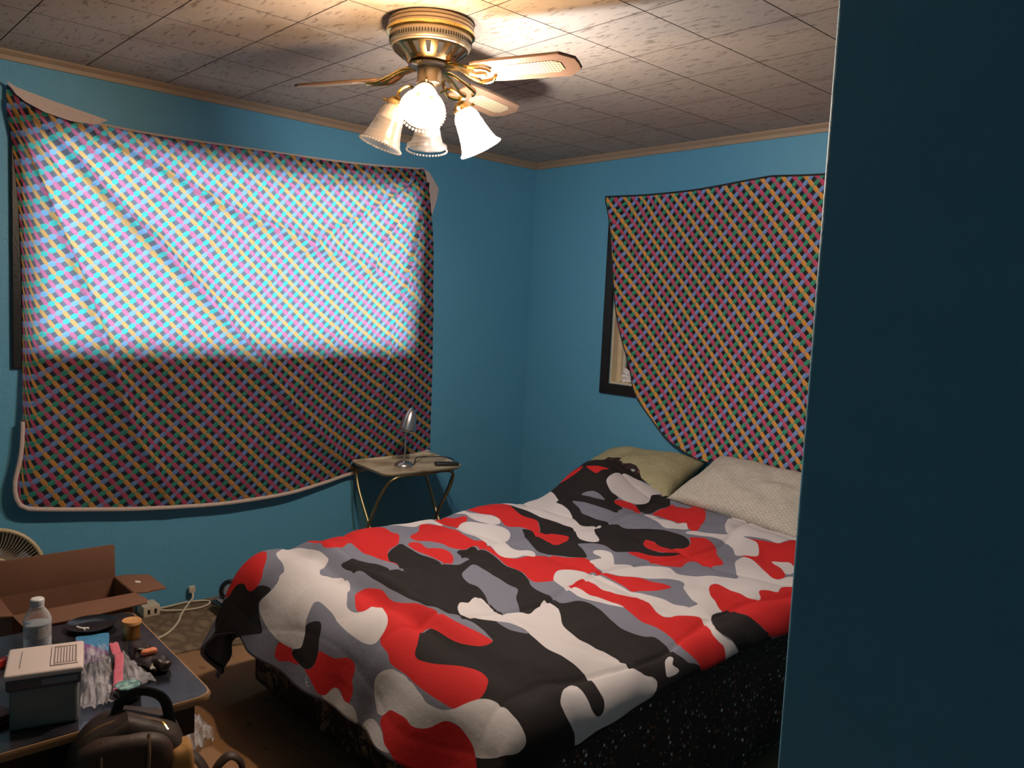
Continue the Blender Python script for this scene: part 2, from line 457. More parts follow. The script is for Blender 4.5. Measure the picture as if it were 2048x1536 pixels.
# ------------------------------------------------------------------ printed lattice cloth
def lattice_mat(name, pitch, trans, dim):
    t = NT(name)
    uv = t.n('UVMap').outputs[0]
    sx = t.n('SeparateXYZ', Vector=uv)
    u = t.math('DIVIDE', sx.outputs[0], pitch); v = t.math('DIVIDE', sx.outputs[1], pitch)
    a = t.math('ADD', u, v); b = t.math('SUBTRACT', u, v)
    def centred(q):
        r = t.math('ROUND', q); return r, t.math('SUBTRACT', q, r)
    ra, fa = centred(a); rb, fb = centred(b)
    aa, ab = t.math('ABSOLUTE', fa), t.math('ABSOLUTE', fb)
    def width(q):   # strand bulges between the crossings
        s = t.n('MapRange', {'interpolation_type': 'SMOOTHSTEP'}, i0=q, i1=-0.02, i2=0.21, i3=0.035, i4=0.245).outputs[0]
        return s
    ma = t.n('MapRange', i0=t.math('SUBTRACT', width(ab), aa), i1=-0.025, i2=0.025, i3=0.0, i4=1.0).outputs[0]
    mb = t.n('MapRange', i0=t.math('SUBTRACT', width(aa), ab), i1=-0.025, i2=0.025, i3=0.0, i4=1.0).outputs[0]
    odd = lambda q: t.math('MODULO', t.math('ABSOLUTE', q), 2.0)
    ca = t.mix(odd(ra), (0.60, 0.075, 0.140), (0.78, 0.330, 0.065))
    cb = t.mix(odd(rb), (0.185, 0.310, 0.60), (0.045, 0.310, 0.175))
    ta = t.mix(odd(ra), (0.84, 0.29, 0.52), (0.88, 0.55, 0.22))
    tb = t.mix(odd(rb), (0.30, 0.62, 0.97), (0.12, 0.80, 0.80))
    # printed shading: each strand is darker along its edges and lighter near the crossings
    sha = t.n('MapRange', i0=t.math('ADD', fa, 0.5), i1=0.25, i2=0.75, i3=0.72, i4=1.12).outputs[0]
    shb = t.n('MapRange', i0=t.math('ADD', fb, 0.5), i1=0.25, i2=0.75, i3=1.15, i4=0.70).outputs[0]
    ca = t.mix(1.0, ca, t.n('CombineColor', Red=sha, Green=sha, Blue=sha).outputs[0], 'MULTIPLY')
    cb = t.mix(1.0, cb, t.n('CombineColor', Red=shb, Green=shb, Blue=shb).outputs[0], 'MULTIPLY')
    ends = t.n('MapRange', i0=t.math('MINIMUM', ab, 0.5), i1=0.0, i2=0.2, i3=0.45, i4=0.0).outputs[0]
    ca = t.mix(t.math('MULTIPLY', ends, 0.6), ca, (0.42, 0.33, 0.36))
    tcol = t.mix(ma, t.mix(mb, (0.255, 0.26, 0.33), tb), t.mix(t.math('MULTIPLY', ends, 0.8), ta, (0.80, 0.72, 0.86)))
    c = t.mix(mb, (0.013, 0.011, 0.013), cb)
    c = t.mix(ma, c, ca)
    cloth = t.noise(900, uv, 1)
    nm = t.bump(t.math('ADD', cloth, t.math('MULTIPLY', t.noise(40, uv, 3), 2.0)), 0.0008, 0.5)
    c = t.mix(1.0, c, (dim, dim, dim), 'MULTIPLY')
    d = t.bsdf(c, 0.75, 0, nm, Specular_IOR_Level=0.25)
    tc = t.mix(1.0, tcol, (trans, trans, trans), 'MULTIPLY')
    tr = t.n('BsdfTranslucent', Color=tc).outputs[0]
    return t.done(t.n('AddShader', i0=d, i1=tr).outputs[0])
PITCH = 0.0590
M_TAP1 = lattice_mat('lattice_print_dimmed_cloth', PITCH, 0.42, 0.52)  # same print, its reflected colour darkened to stand for dimmer light here
M_TAP2 = lattice_mat('lattice_print_cloth', PITCH, 0.42, 1.0)
M_BACKING = plain('pale_pink_cloth_backing', (0.60, 0.47, 0.42), 0.8, nscale=60)

def vnoise2(x, y, seed): return vnoise(np.asarray(x, float), np.asarray(y, float), seed)
def grid_mesh(P, UV, name, mat, parent, loc=None, keep=None):
    nu, nv = P.shape[:2]
    fs = []
    for i in range(nu-1):
        for j in range(nv-1):
            fs.append((i*nv+j, (i+1)*nv+j, (i+1)*nv+j+1, i*nv+j+1))
    me = bpy.data.meshes.new(name)
    me.from_pydata(P.reshape(-1, 3).tolist(), [], fs)
    uvl = me.uv_layers.new(name='UVMap')
    idx = np.zeros(len(me.loops), int); me.loops.foreach_get('vertex_index', idx)
    uvl.data.foreach_set('uv', UV.reshape(-1, 2)[idx].ravel())
    return finish(name, me, mat, parent, 'all', loc)
def resample(pts, n):
    c = catmull2(pts, 10, closed=False)
    d = np.concatenate([[0], np.cumsum(np.hypot(*np.diff(c, axis=0).T))])
    q = np.linspace(0, d[-1], n)
    return np.stack([np.interp(q, d, c[:, k]) for k in range(2)], 1)

# --- left window tapestry (wall plane coordinates: y, z)
TOP = [(0.718, 2.147), (0.794, 2.095), (0.896, 2.062), (1.06, 2.060), (1.275, 2.058), (1.672, 2.068), (2.025, 2.078), (2.307, 2.092), (2.649, 2.121)]
RIGHT = [(2.649, 2.121), (2.696, 1.964), (2.726, 1.754), (2.736, 1.539), (2.751, 1.157), (2.754, 0.88), (2.757, 0.599)]
LEFT = [(0.718, 2.147), (0.717, 2.053), (0.735, 1.928), (0.752, 1.726), (0.762, 1.501), (0.764, 1.309), (0.763, 1.115), (0.76, 0.92), (0.752, 0.763), (0.728, 0.646)]
BOT = [(0.728, 0.646), (0.731, 0.586), (0.758, 0.543), (0.839, 0.525), (1.123, 0.488), (1.331, 0.47), (1.558, 0.457), (1.855, 0.464), (2.072, 0.49), (2.244, 0.521), (2.489, 0.561), (2.757, 0.599)]
NU, NV = 200, 150
ct, cb_, cl, cr_ = resample(TOP, NU), resample(BOT, NU), resample(LEFT, NV), resample(RIGHT, NV)
U, V = np.meshgrid(np.linspace(0, 1, NU), np.linspace(0, 1, NV), indexing='ij')   # V=0 top
Q = ((1-V)[..., None]*ct[:, None]+V[..., None]*cb_[:, None]+(1-U)[..., None]*cl[None]+U[..., None]*cr_[None]
     - ((1-U)*(1-V))[..., None]*ct[0]-(U*(1-V))[..., None]*ct[-1]-((1-U)*V)[..., None]*cb_[0]-(U*V)[..., None]*cb_[-1])
yy, zz = Q[..., 0], Q[..., 1]
ang = np.arctan2(2.16-zz, yy-0.69); rr = np.hypot(yy-0.69, 2.16-zz)
soft_fan = np.sin(ang*26+1.5*vnoise2(ang*5, rr*1.2, 21))*np.exp(-rr/1.0)*np.clip(rr/0.15, 0, 1)*0.034
ridge = (1-np.abs(np.sin(ang*7.5+0.35+0.25*vnoise2(rr*2.2, ang*3, 24))))**6*np.exp(-rr/2.0)*0.080*np.clip(rr/0.2, 0, 1)
ang2 = np.arctan2(2.14-zz, 2.70-yy); rr2 = np.hypot(2.70-yy, 2.14-zz)
soft_fan += np.sin(ang2*22+1.0)*np.exp(-rr2/0.7)*np.clip(rr2/0.12, 0, 1)*0.016
ridge += (1-np.abs(np.sin(ang2*8.5+1.1+0.25*vnoise2(rr2*2.5, ang2*3, 25))))**6*np.exp(-rr2/1.1)*0.055*np.clip(rr2/0.2, 0, 1)
swag = 0.016*np.sin((zz+0.25*(yy-1.7)**2)*16)*np.exp(-((yy-1.6)/0.6)**2)*np.exp(-((zz-1.75)/0.3)**2)
soft = 0.010*vnoise2((yy+0.6*zz)*3.2, (zz-0.4*yy)*1.6, 22) + 0.004*vnoise2(yy*9, zz*7, 23)
edge = np.minimum(np.minimum(U, 1-U)*14, np.minimum(V*10, (1-V)*14)); edge = np.clip(edge, 0, 1)
hang = 0.030*np.clip((1.12-zz)/0.5, 0, 1)*np.clip((2.25-yy)/0.35, 0.1, 1)
flat = 1-0.75*np.exp(-((zz-1.13)/0.16)**2)   # the sill holds the cloth close to the wall
off = 0.0195 + (ridge+(soft_fan+swag+soft)*flat)*(0.25+0.75*edge) + hang
off = np.maximum(off, 0.0175+0.003*edge)
W1, H1 = 2.0, 1.56
sag = 0.075*np.sin(math.pi*U)*(1-0.25*V)
UV1 = np.stack([U*W1*1.08, ((1-V)*H1+sag)*1.12], -1)
# the cloth sags, so the print shears down towards the middle
P1 = np.stack([XL+off, yy, zz], -1)
tap1 = thing('window_tapestry', 'large lattice-print cloth pinned over the sunlit window, its lower half hanging dark', 'tapestry', (XL+0.03, 1.74, 1.3), 'lattice cloths over the windows')
grid_mesh(P1, UV1, 'cloth', M_TAP1, tap1)
# pale rolled hem along the bottom edge and up the lower left corner
ob = off[:, -1]
hem = [Vector((XL+off[0, j]+0.002, yy[0, j], zz[0, j])) for j in range(NV-24, NV-1, 3)]
hem += [Vector((XL+ob[i]+0.002, yy[i, -1], zz[i, -1]-0.004)) for i in range(0, NU, 3)]
vs, fs = tube_data(hem, 0.009, 8); from_data('hem', vs, fs, M_BACKING, tap1, True, recalc=True, label='pale pink rolled bottom hem')
FL = [(0.712, 2.156), (0.747, 2.139), (0.879, 2.112), (1.067, 2.078), (1.02, 2.052), (0.93, 2.050), (0.84, 2.066), (0.775, 2.092), (0.745, 2.112)]
slab('folded_corner', FL, (XL, 0, 0), (0, 1, 0), (0, 0, 1), (1, 0, 0), 0.0385, 0.0415, M_BACKING, tap1, label='pale back of the cloth folded over at the top left')
FR = [(2.636, 2.13), (2.689, 2.108), (2.755, 2.031), (2.743, 1.97), (2.716, 1.885), (2.70, 1.93)]
slab('folded_corner', FR, (XL, 0, 0), (0, 1, 0), (0, 0, 1), (1, 0, 0), 0.010, 0.013, M_BACKING, tap1, label='pale back of the cloth turned out at the top right')
vs, fs = tube_data([Vector((XL+0.022, p[0], p[1])) for p in ct[8::4]], 0.005, 6)
from_data('top_hem', vs, fs, M_BACKING, tap1, True, recalc=True)

# --- back window tapestry (x, z), the lower left corner hangs cut away
def curve_at(pts, key, q):
    c = catmull2(pts, 10, closed=False); o = np.argsort(c[:, key]); return np.interp(q, c[o, key], c[o, 1-key])
TOP2 = [(-3.062, 2.040), (-2.755, 2.028), (-2.505, 2.030), (-2.303, 2.044), (-2.116, 2.062), (-2.053, 2.066), (-1.803, 2.053), (-1.40, 2.05)]
LEFT2 = [(-3.062, 2.041), (-3.026, 1.885), (-2.988, 1.667), (-2.941, 1.423), (-2.877, 1.236), (-2.827, 1.118), (-2.775, 0.983), (-2.666, 0.875), (-2.528, 0.768), (-2.338, 0.70)]
NU, NV = 130, 130
V = np.linspace(0, 1, NV); U = np.linspace(0, 1, NU)
zl = 2.041+(0.70-2.041)*V
xl = curve_at(LEFT2, 1, zl)
X2 = xl[None]+(-1.36-xl[None])*U[:, None]
ztop = curve_at(TOP2, 0, X2[:, 0])
Z2 = ztop[:, None]+(0.70-ztop[:, None])*V[None]
rr = np.hypot(X2+3.07, 2.05-Z2); ang = np.arctan2(2.05-Z2, X2+3.07)
off = 0.026+0.010*np.sin(ang*17)*np.exp(-rr/0.5)+0.009*vnoise2((X2-0.5*Z2)*3, Z2*1.5, 31)+0.003*vnoise2(X2*9, Z2*7, 32)
fx = np.interp(Z2, [0.7, 1.145, 1.277, 1.501, 1.797, 2.05], [-1.72, -1.827, -1.874, -1.943, -2.03, -2.07])
fa_ = np.clip((1.9-Z2)/0.5, 0, 1)
off += fa_*0.016*np.exp(-((X2-fx-0.012)/0.016)**2)-0.006*fa_*np.exp(-((X2-fx+0.03)/0.02)**2)
off += 0.02*np.clip((1.0-Z2)/0.3, 0, 1)
off = np.maximum(off, 0.0185)
UV2 = np.stack([(X2+3.062)*1.12, Z2], -1)
UV2[..., 0] += 0.03*np.exp(-((X2-xl[None])/0.12)**2)
P2 = np.stack([X2, YB-off, Z2], -1)
tap2 = thing('window_tapestry', 'dark lattice-print cloth pinned over the back window, its lower left corner hanging loose', 'tapestry', (-2.2, YB-0.03, 1.4), 'lattice cloths over the windows')
grid_mesh(P2, UV2, 'cloth', M_TAP2, tap2)
M_BLKHEM = plain('dark_cloth_hem', (0.02, 0.02, 0.022), 0.8)
vs, fs = tube_data([Vector((X2[i, 0], YB-off[i, 0], Z2[i, 0])) for i in range(0, NU, 4)], 0.005, 6)
from_data('hem', vs, fs, M_BLKHEM, tap2, True, recalc=True)
vs, fs = tube_data([Vector((X2[0, j], YB-off[0, j], Z2[0, j])) for j in range(0, NV, 3)], 0.0035, 6)
from_data('hem', vs, fs, M_BLKHEM, tap2, True, recalc=True)
CAMO = [
('K', [-2319,1411,-2321,1421,-2312,1439,-2335,1495,-2297,1512,-2252,1531,-2199,1544,-2132,1536,-2220,1576,-2284,1592,-2346,1615,-2375,1639,-2400,1682,-2415,1719,-2360,1714,-2288,1717,-2232,1744,-2161,1742,-2134,1760,-2154,1815,-2164,1835,-2227,1850,-2251,1849,-2262,1870,-2255,1897,-2270,1934,-2251,1944,-2186,1929,-2118,1922,-2036,1900,-1975,1911,-1911,1888,-1866,1858,-1796,1839,-1755,1846,-1689,1814,-1676,1824,-1671,1843,-1662,1871,-1632,1883,-1584,1874,-1543,1858,-1485,1822,-1433,1797,-1401,1796,-1380,1801,-1350,1813,-1336,1832,-1299,1827,-1275,1821,-1231,1813,-1197,1821,-1172,1828,-1155,1856,-1125,1865,-1125,1760,-1125,1594,-1125,1333,-1125,982,-1125,945,-1208,945,-1326,1047,-1345,1080,-1385,1145,-1448,1171,-1407,1211,-1407,1234,-1461,1215,-1547,1200,-1652,1198,-1715,1228,-1747,1302,-1752,1370,-1663,1373,-1595,1378,-1560,1403,-1566,1429,-1608,1445,-1668,1465,-1726,1475,-1786,1484,-1796,1433,-1821,1401,-1873,1396,-1941,1399,-2000,1402,-2059,1403,-2126,1408,-2211,1423,-2268,1413,-2293,1409]),
('K', [-2631,2707,-2630,2761,-2629,2808,-2627,2852,-2624,2904,-2568,2881,-2533,2898,-2477,2933,-2452,2975,-2441,2903,-2430,2866,-2406,2846,-2364,2828,-2334,2841,-2316,2792,-2264,2789,-2245,2738,-2231,2713,-2262,2693,-2303,2678,-2338,2672,-2394,2671,-2449,2660,-2365,2620,-2318,2591,-2249,2602,-2213,2632,-2151,2629,-2116,2624,-2067,2654,-1996,2690,-1941,2691,-1896,2696,-1852,2692,-1818,2673,-1795,2637,-1794,2605,-1831,2587,-1875,2582,-1926,2605,-1969,2615,-1992,2609,-1941,2540,-1890,2497,-1850,2490,-1810,2497,-1774,2579,-1768,2527,-1781,2486,-1805,2458,-1841,2429,-1890,2407,-1893,2331,-1916,2325,-1980,2368,-2025,2363,-2057,2343,-2073,2301,-2011,2263,-1947,2217,-1986,2193,-2024,2174,-2056,2148,-2078,2138,-2121,2129,-2159,2142,-2229,2182,-2301,2231,-2334,2256,-2286,2298,-2320,2334,-2374,2368,-2438,2348,-2519,2372,-2594,2415,-2650,2566,-2633,2659]),
('K', [-2820,2760,-2700,2790,-2600,2850,-2500,2890,-2420,3000,-2395,3200,-2820,3200]),
('K', [-2419,1176,-2474,1175,-2511,1159,-2534,1128,-2559,1128,-2588,1150,-2625,1140,-2649,1102,-2700,1085,-2687,1015,-2670,956,-2942,977,-2953,962,-2424,945,-2500,945,-2394,1009,-2347,1037,-2386,1062,-2431,1084,-2449,1120,-2431,1151]),
('G', [-2041,1704,-2076,1748,-2114,1806,-2080,1817,-1996,1801,-1915,1793,-1870,1802,-1818,1747,-1759,1704,-1694,1650,-1706,1619,-1759,1625,-1808,1640,-1836,1646,-1877,1669,-1935,1689,-1978,1680]),
('G', [-2452,2724,-2449,2748,-2428,2769,-2398,2773,-2360,2763,-2336,2750,-2375,2730,-2414,2729]),
('G', [-1663,1526,-1655,1559,-1617,1565,-1564,1549,-1539,1538,-1573,1524,-1606,1514]),
('R', [-2668,1421,-2641,1470,-2629,1563,-2615,1663,-2624,1754,-2583,1767,-2540,1762,-2511,1773,-2454,1738,-2416,1704,-2396,1660,-2377,1637,-2339,1611,-2284,1592,-2225,1576,-2296,1575,-2377,1578,-2397,1555,-2421,1549,-2452,1546,-2482,1543,-2450,1502,-2423,1465,-2435,1438,-2472,1433,-2524,1448,-2632,1460]),
('R', [-2627,1292,-2576,1261,-2539,1220,-2513,1191,-2511,1159,-2534,1128,-2559,1128,-2588,1150,-2625,1140,-2649,1102,-2700,1121,-2673,1168,-2672,1217,-2663,1258]),
('R', [-2244,987,-2249,1036,-2213,1038,-2169,1038,-2158,1022,-2091,1015,-2048,1021,-2032,1049,-2038,1094,-2007,1099,-1958,1098,-1913,1123,-1881,1120,-1864,1101,-1857,1058,-1840,1037,-1838,991,-1862,989,-1899,1008,-1921,1007,-1937,991,-1950,967,-1976,964,-2006,983,-2043,1005,-2088,1010,-2164,996,-2209,976]),
('R', [-2073,1313,-2136,1358,-2127,1378,-2082,1387,-2040,1392,-2002,1385,-1965,1379,-1915,1382,-1874,1390,-1824,1397,-1776,1412,-1706,1406,-1651,1418,-1607,1426,-1568,1428,-1545,1397,-1558,1378,-1600,1365,-1645,1360,-1683,1359,-1735,1363,-1761,1359,-1759,1336,-1701,1267,-1678,1234,-1651,1224,-1610,1234,-1566,1254,-1521,1280,-1478,1300,-1436,1289,-1414,1265,-1402,1236,-1407,1211,-1430,1192,-1457,1165,-1500,1164,-1553,1166,-1614,1168,-1660,1173,-1711,1172,-1739,1176,-1762,1193,-1796,1202,-1822,1215,-1832,1243,-1851,1273,-1898,1307,-1983,1355,-1999,1340,-1981,1293,-1998,1269,-2032,1282]),
('R', [-2464,1796,-2526,1878,-2581,1922,-2592,1956,-2553,1988,-2480,2001,-2390,1981,-2307,1973,-2289,2010,-2233,1988,-2153,1951,-2105,1952,-2068,1978,-2069,2039,-2055,2088,-2059,2137,-2023,2166,-1983,2191,-1944,2207,-1888,2183,-1839,2150,-1800,2150,-1748,2140,-1708,2159,-1661,2190,-1618,2194,-1553,2206,-1554,2141,-1578,2114,-1602,2096,-1617,2078,-1664,2093,-1734,2111,-1793,2122,-1833,2116,-1869,2084,-1902,2049,-1904,2017,-1880,1979,-1842,1939,-1865,1905,-1881,1888,-1917,1894,-1959,1912,-1992,1910,-2043,1906,-2115,1927,-2181,1934,-2258,1958,-2269,1933,-2257,1891,-2271,1869,-2296,1848,-2333,1844,-2362,1826,-2392,1792,-2427,1778]),
('R', [-2393,1734,-2406,1763,-2380,1775,-2326,1767,-2314,1797,-2286,1824,-2252,1826,-2220,1809,-2153,1747,-2191,1759,-2238,1748,-2290,1733,-2336,1720]),
('R', [-2608,2021,-2651,2092,-2582,2100,-2557,2134,-2520,2118,-2498,2078,-2504,2056,-2527,2020,-2571,2019]),
('R', [-2637,2166,-2638,2221,-2630,2290,-2609,2414,-2519,2372,-2438,2348,-2374,2368,-2321,2332,-2290,2305,-2310,2277,-2351,2257,-2388,2215,-2431,2224,-2475,2234,-2534,2228,-2600,2207,-2640,2214]),
('R', [-2304,2281,-2278,2305,-2254,2330,-2211,2356,-2171,2354,-2128,2279,-2107,2227,-2132,2207,-2133,2218,-2178,2226,-2249,2262]),
('R', [-2572,2877,-2530,2895,-2489,2917,-2468,2932,-2482,2890,-2482,2857,-2510,2856]),
('R', [-2631,2769,-2628,2819,-2597,2882,-2574,2834,-2604,2780]),
('R', [-2312,2787,-2322,2827,-2301,2859,-2271,2882,-2242,2876,-2191,2831,-2235,2839,-2264,2797]),
('R', [-2157,2860,-2172,2933,-2167,2986,-2198,3052,-2138,3048,-2102,3081,-2077,3099,-2037,3085,-1952,2972,-1914,2899,-1872,2803,-1882,2778,-1920,2802,-1962,2830,-1985,2814,-2050,2843,-2116,2861]),
('R', [-1992,2609,-1969,2615,-1926,2605,-1875,2582,-1831,2587,-1794,2605,-1798,2645,-1819,2683,-1840,2703,-1829,2742,-1805,2765,-1767,2758,-1725,2726,-1673,2648,-1604,2590,-1620,2553,-1642,2516,-1682,2538,-1697,2516,-1694,2477,-1676,2429,-1693,2385,-1723,2360,-1793,2394,-1829,2382,-1863,2375,-1891,2384,-1878,2426,-1833,2436,-1801,2461,-1780,2492,-1770,2529,-1774,2579,-1789,2528,-1816,2497,-1850,2490,-1890,2497,-1941,2540]),
('R', [-1951,3140,-1891,3140,-1832,3140,-1778,3139,-1639,3140,-1621,3140,-1710,3124,-1753,3108,-1792,3096,-1846,3106,-1911,3140]),
('R', [-1706,2866,-1664,2879,-1627,2898,-1575,2912,-1558,2945,-1543,3003,-1502,3037,-1388,2886,-1381,2762,-1406,2684,-1384,2641,-1390,2606,-1416,2603,-1474,2646,-1538,2706,-1593,2729,-1619,2714,-1603,2745,-1575,2776,-1605,2832,-1643,2865]),
('W', [-2596,1320,-2624,1347,-2662,1402,-2611,1428,-2512,1421,-2437,1413,-2396,1409,-2384,1396,-2356,1361,-2312,1329,-2295,1333,-2288,1374,-2260,1390,-2213,1381,-2168,1353,-2085,1287,-2053,1263,-2019,1256,-1995,1266,-1981,1293,-1999,1340,-1983,1355,-1898,1307,-1851,1273,-1832,1243,-1827,1219,-1828,1200,-1850,1186,-1884,1184,-1932,1189,-1984,1197,-2031,1206,-2059,1216,-2092,1222,-2152,1226,-2172,1221,-2180,1211,-2170,1182,-2158,1150,-2138,1118,-2129,1081,-2128,1064,-2151,1046,-2192,1038,-2245,1039,-2304,1054,-2364,1071,-2424,1086,-2451,1104,-2451,1122,-2416,1168,-2411,1207,-2433,1231,-2425,1242,-2449,1261,-2505,1286]),
('W', [-2046,1003,-2025,975,-1982,961,-1950,967,-1937,991,-1921,1007,-1896,1002,-1862,989,-1834,992,-1808,986,-1785,945,-1847,948,-1910,946,-1951,954,-2004,965,-2039,975]),
('W', [-1721,1163,-1693,1166,-1657,1169,-1641,1165,-1620,1165,-1590,1158,-1569,1153,-1545,1143,-1513,1143,-1485,1148,-1457,1166,-1432,1194,-1401,1219,-1367,1233,-1325,1234,-1284,1222,-1243,1213,-1218,1204,-1214,1184,-1226,1157,-1274,1121,-1345,1080,-1368,1103,-1400,1117,-1422,1127,-1453,1128,-1478,1116,-1494,1095,-1522,1074,-1552,1061,-1573,1065,-1591,1073,-1637,1069,-1662,1061,-1684,1033,-1714,1023,-1736,1040,-1758,1072,-1768,1105,-1755,1138]),
('W', [-1764,946,-1757,970,-1733,992,-1693,1001,-1655,996,-1624,975,-1593,964,-1635,953,-1700,945,-1754,945]),
('R', [-1686,1029,-1662,1061,-1637,1069,-1591,1073,-1565,1063,-1536,1067,-1508,1083,-1483,1111,-1463,1124,-1428,1127,-1393,1116,-1359,1098,-1338,1073,-1326,1038,-1367,969,-1415,945,-1546,945,-1571,947,-1598,967,-1624,975,-1652,999,-1680,1009]),
('W', [-2471,2021,-2512,2079,-2488,2114,-2441,2139,-2405,2174,-2377,2195,-2328,2180,-2289,2140,-2269,2100,-2171,2036,-2124,2046,-2116,2092,-2082,2080,-2056,2054,-2078,2022,-2075,1984,-2100,1948,-2153,1951,-2251,2003,-2297,2008,-2343,2003,-2397,1995]),
('W', [-2631,1792,-2633,1878,-2641,1953,-2637,2017,-2608,2021,-2557,2017,-2530,1996,-2582,1984,-2593,1939,-2580,1897,-2613,1844]),
('W', [-2641,2141,-2633,2190,-2582,2183,-2550,2223,-2490,2228,-2447,2229,-2414,2200,-2417,2164,-2449,2146,-2481,2136,-2529,2139,-2579,2152]),
('W', [-2628,2408,-2652,2564,-2631,2613,-2635,2696,-2603,2693,-2511,2639,-2498,2610,-2452,2604,-2392,2580,-2335,2546,-2267,2504,-2233,2515,-2208,2602,-2196,2534,-2135,2467,-2092,2438,-2044,2390,-2054,2364,-2097,2361,-2157,2387,-2243,2456,-2285,2439,-2359,2435,-2398,2413,-2485,2407,-2591,2417]),
('W', [-2446,2956,-2443,3003,-2419,3036,-2378,3069,-2347,3114,-2311,3139,-2289,3092,-2296,3030,-2281,3008,-2267,2956,-2271,2902,-2301,2859,-2337,2845,-2371,2835,-2409,2849,-2430,2866,-2439,2900]),
('K', [-2297,3032,-2287,3069,-2266,3124,-2229,3118,-2219,3073,-2201,3050,-2170,2989,-2177,2929,-2169,2880,-2181,2848,-2242,2876,-2270,2886,-2266,2945,-2277,2996]),
('W', [-2169,2822,-2145,2849,-2074,2826,-2026,2821,-1976,2802,-1967,2847,-1921,2801,-1907,2780,-1936,2749,-1966,2715,-2041,2755,-2102,2777]),
('W', [-1890,2753,-1874,2787,-1832,2813,-1788,2844,-1756,2876,-1697,2871,-1646,2871,-1612,2840,-1575,2776,-1603,2745,-1630,2712,-1670,2755,-1733,2812,-1773,2814,-1814,2787,-1847,2749,-1872,2727]),
('W', [-1819,2918,-1862,3004,-1887,3084,-1856,3089,-1812,3075,-1761,3078,-1739,3129,-1703,3134,-1628,3068,-1608,3089,-1552,3020,-1565,2937,-1575,2912,-1613,2916,-1653,2901,-1710,2872,-1771,2869,-1792,2884]),
('W', [-1513,2770,-1477,2787,-1450,2798,-1393,2733,-1392,2663,-1444,2719]),
('W', [-1918,2197,-1879,2180,-1844,2229,-1807,2308,-1726,2332,-1684,2369,-1652,2355,-1627,2352,-1582,2396,-1511,2457,-1476,2484,-1534,2564,-1584,2635,-1605,2711,-1588,2731,-1550,2716,-1474,2646,-1416,2603,-1387,2609,-1376,2654,-1353,2661,-1311,2584,-1324,2551,-1333,2523,-1320,2477,-1343,2459,-1358,2424,-1324,2378,-1343,2342,-1390,2353,-1445,2372,-1488,2381,-1499,2365,-1490,2331,-1431,2248,-1398,2230,-1353,2201,-1352,2169,-1343,2126,-1297,2064,-1242,2028,-1197,2031,-1170,2048,-1208,2037,-1180,2047,-1145,2051,-1126,2054,-1125,2032,-1125,1977,-1165,1971,-1223,1979,-1324,2023,-1365,2029,-1403,1998,-1436,2093,-1424,2127,-1420,2167,-1451,2178,-1490,2202,-1529,2238,-1552,2277,-1581,2290,-1613,2264,-1641,2223,-1665,2195,-1710,2162,-1752,2146,-1806,2157,-1842,2157,-1883,2178]),
('W', [-1911,2193,-1908,2234,-1904,2252,-1951,2258,-1969,2282,-1951,2304,-1910,2304,-1872,2280,-1842,2246,-1846,2217,-1871,2178]),
('W', [-1872,1970,-1904,2017,-1904,2051,-1869,2084,-1817,2113,-1747,2105,-1671,2087,-1621,2076,-1590,2087,-1552,2097,-1511,2107,-1475,2109,-1443,2124,-1423,2122,-1426,2101,-1427,2067,-1408,1998,-1477,1973,-1533,1936,-1567,1924,-1607,1918,-1644,1902,-1688,1892,-1757,1920,-1802,1928,-1840,1940]),
('W', [-1817,1509,-1846,1535,-1860,1557,-1846,1573,-1872,1612,-1890,1652,-1849,1646,-1809,1634,-1759,1618,-1724,1622,-1709,1650,-1656,1650,-1687,1702,-1746,1790,-1747,1815,-1656,1769,-1651,1768,-1594,1720,-1548,1678,-1509,1656,-1467,1643,-1441,1639,-1411,1644,-1384,1645,-1363,1652,-1334,1650,-1307,1649,-1275,1636,-1247,1636,-1219,1646,-1197,1669,-1171,1683,-1152,1679,-1129,1653,-1125,1626,-1125,1575,-1127,1509,-1138,1431,-1130,1361,-1158,1359,-1181,1353,-1203,1348,-1217,1348,-1234,1351,-1248,1366,-1264,1389,-1287,1430,-1282,1445,-1264,1444,-1234,1439,-1208,1435,-1188,1433,-1171,1440,-1168,1456,-1179,1473,-1199,1483,-1229,1486,-1277,1501,-1308,1507,-1336,1509,-1368,1508,-1390,1509,-1442,1509,-1498,1525,-1541,1540,-1593,1563,-1640,1559,-1663,1526,-1706,1510,-1755,1512,-1780,1492]),
('R', [-1787,1954,-1788,1973,-1808,2021,-1804,2057,-1733,2019,-1666,1985,-1638,1992,-1608,1998,-1576,2028,-1564,2070,-1509,2042,-1463,2010,-1410,1988,-1402,2031,-1384,2055,-1364,2085,-1333,2069,-1252,2003,-1202,1992,-1173,1999,-1127,1982,-1125,1963,-1125,1919,-1125,1867,-1158,1864,-1202,1852,-1243,1851,-1293,1868,-1328,1880,-1370,1891,-1397,1891,-1422,1891,-1467,1908,-1516,1929,-1548,1942,-1598,1941,-1639,1936,-1671,1926,-1721,1940,-1760,1956,-1780,1951]),
('R', [-1490,2331,-1499,2365,-1488,2381,-1445,2372,-1390,2353,-1343,2342,-1324,2378,-1358,2424,-1343,2459,-1320,2477,-1333,2523,-1322,2556,-1294,2581,-1166,2494,-1125,2410,-1126,2293,-1139,2225,-1164,2224,-1236,2207,-1294,2208,-1345,2228,-1349,2195,-1398,2230,-1431,2248]),
('K', [-1339,2121,-1350,2152,-1349,2188,-1343,2233,-1288,2206,-1230,2209,-1164,2224,-1137,2253,-1153,2219,-1127,2239,-1125,2200,-1125,2115,-1125,2046,-1130,2056,-1150,2053,-1189,2045,-1220,2031,-1270,2038]),
('W', [-1206,1746,-1223,1763,-1231,1786,-1214,1790,-1190,1768,-1167,1780,-1156,1771,-1155,1739,-1162,1723]),
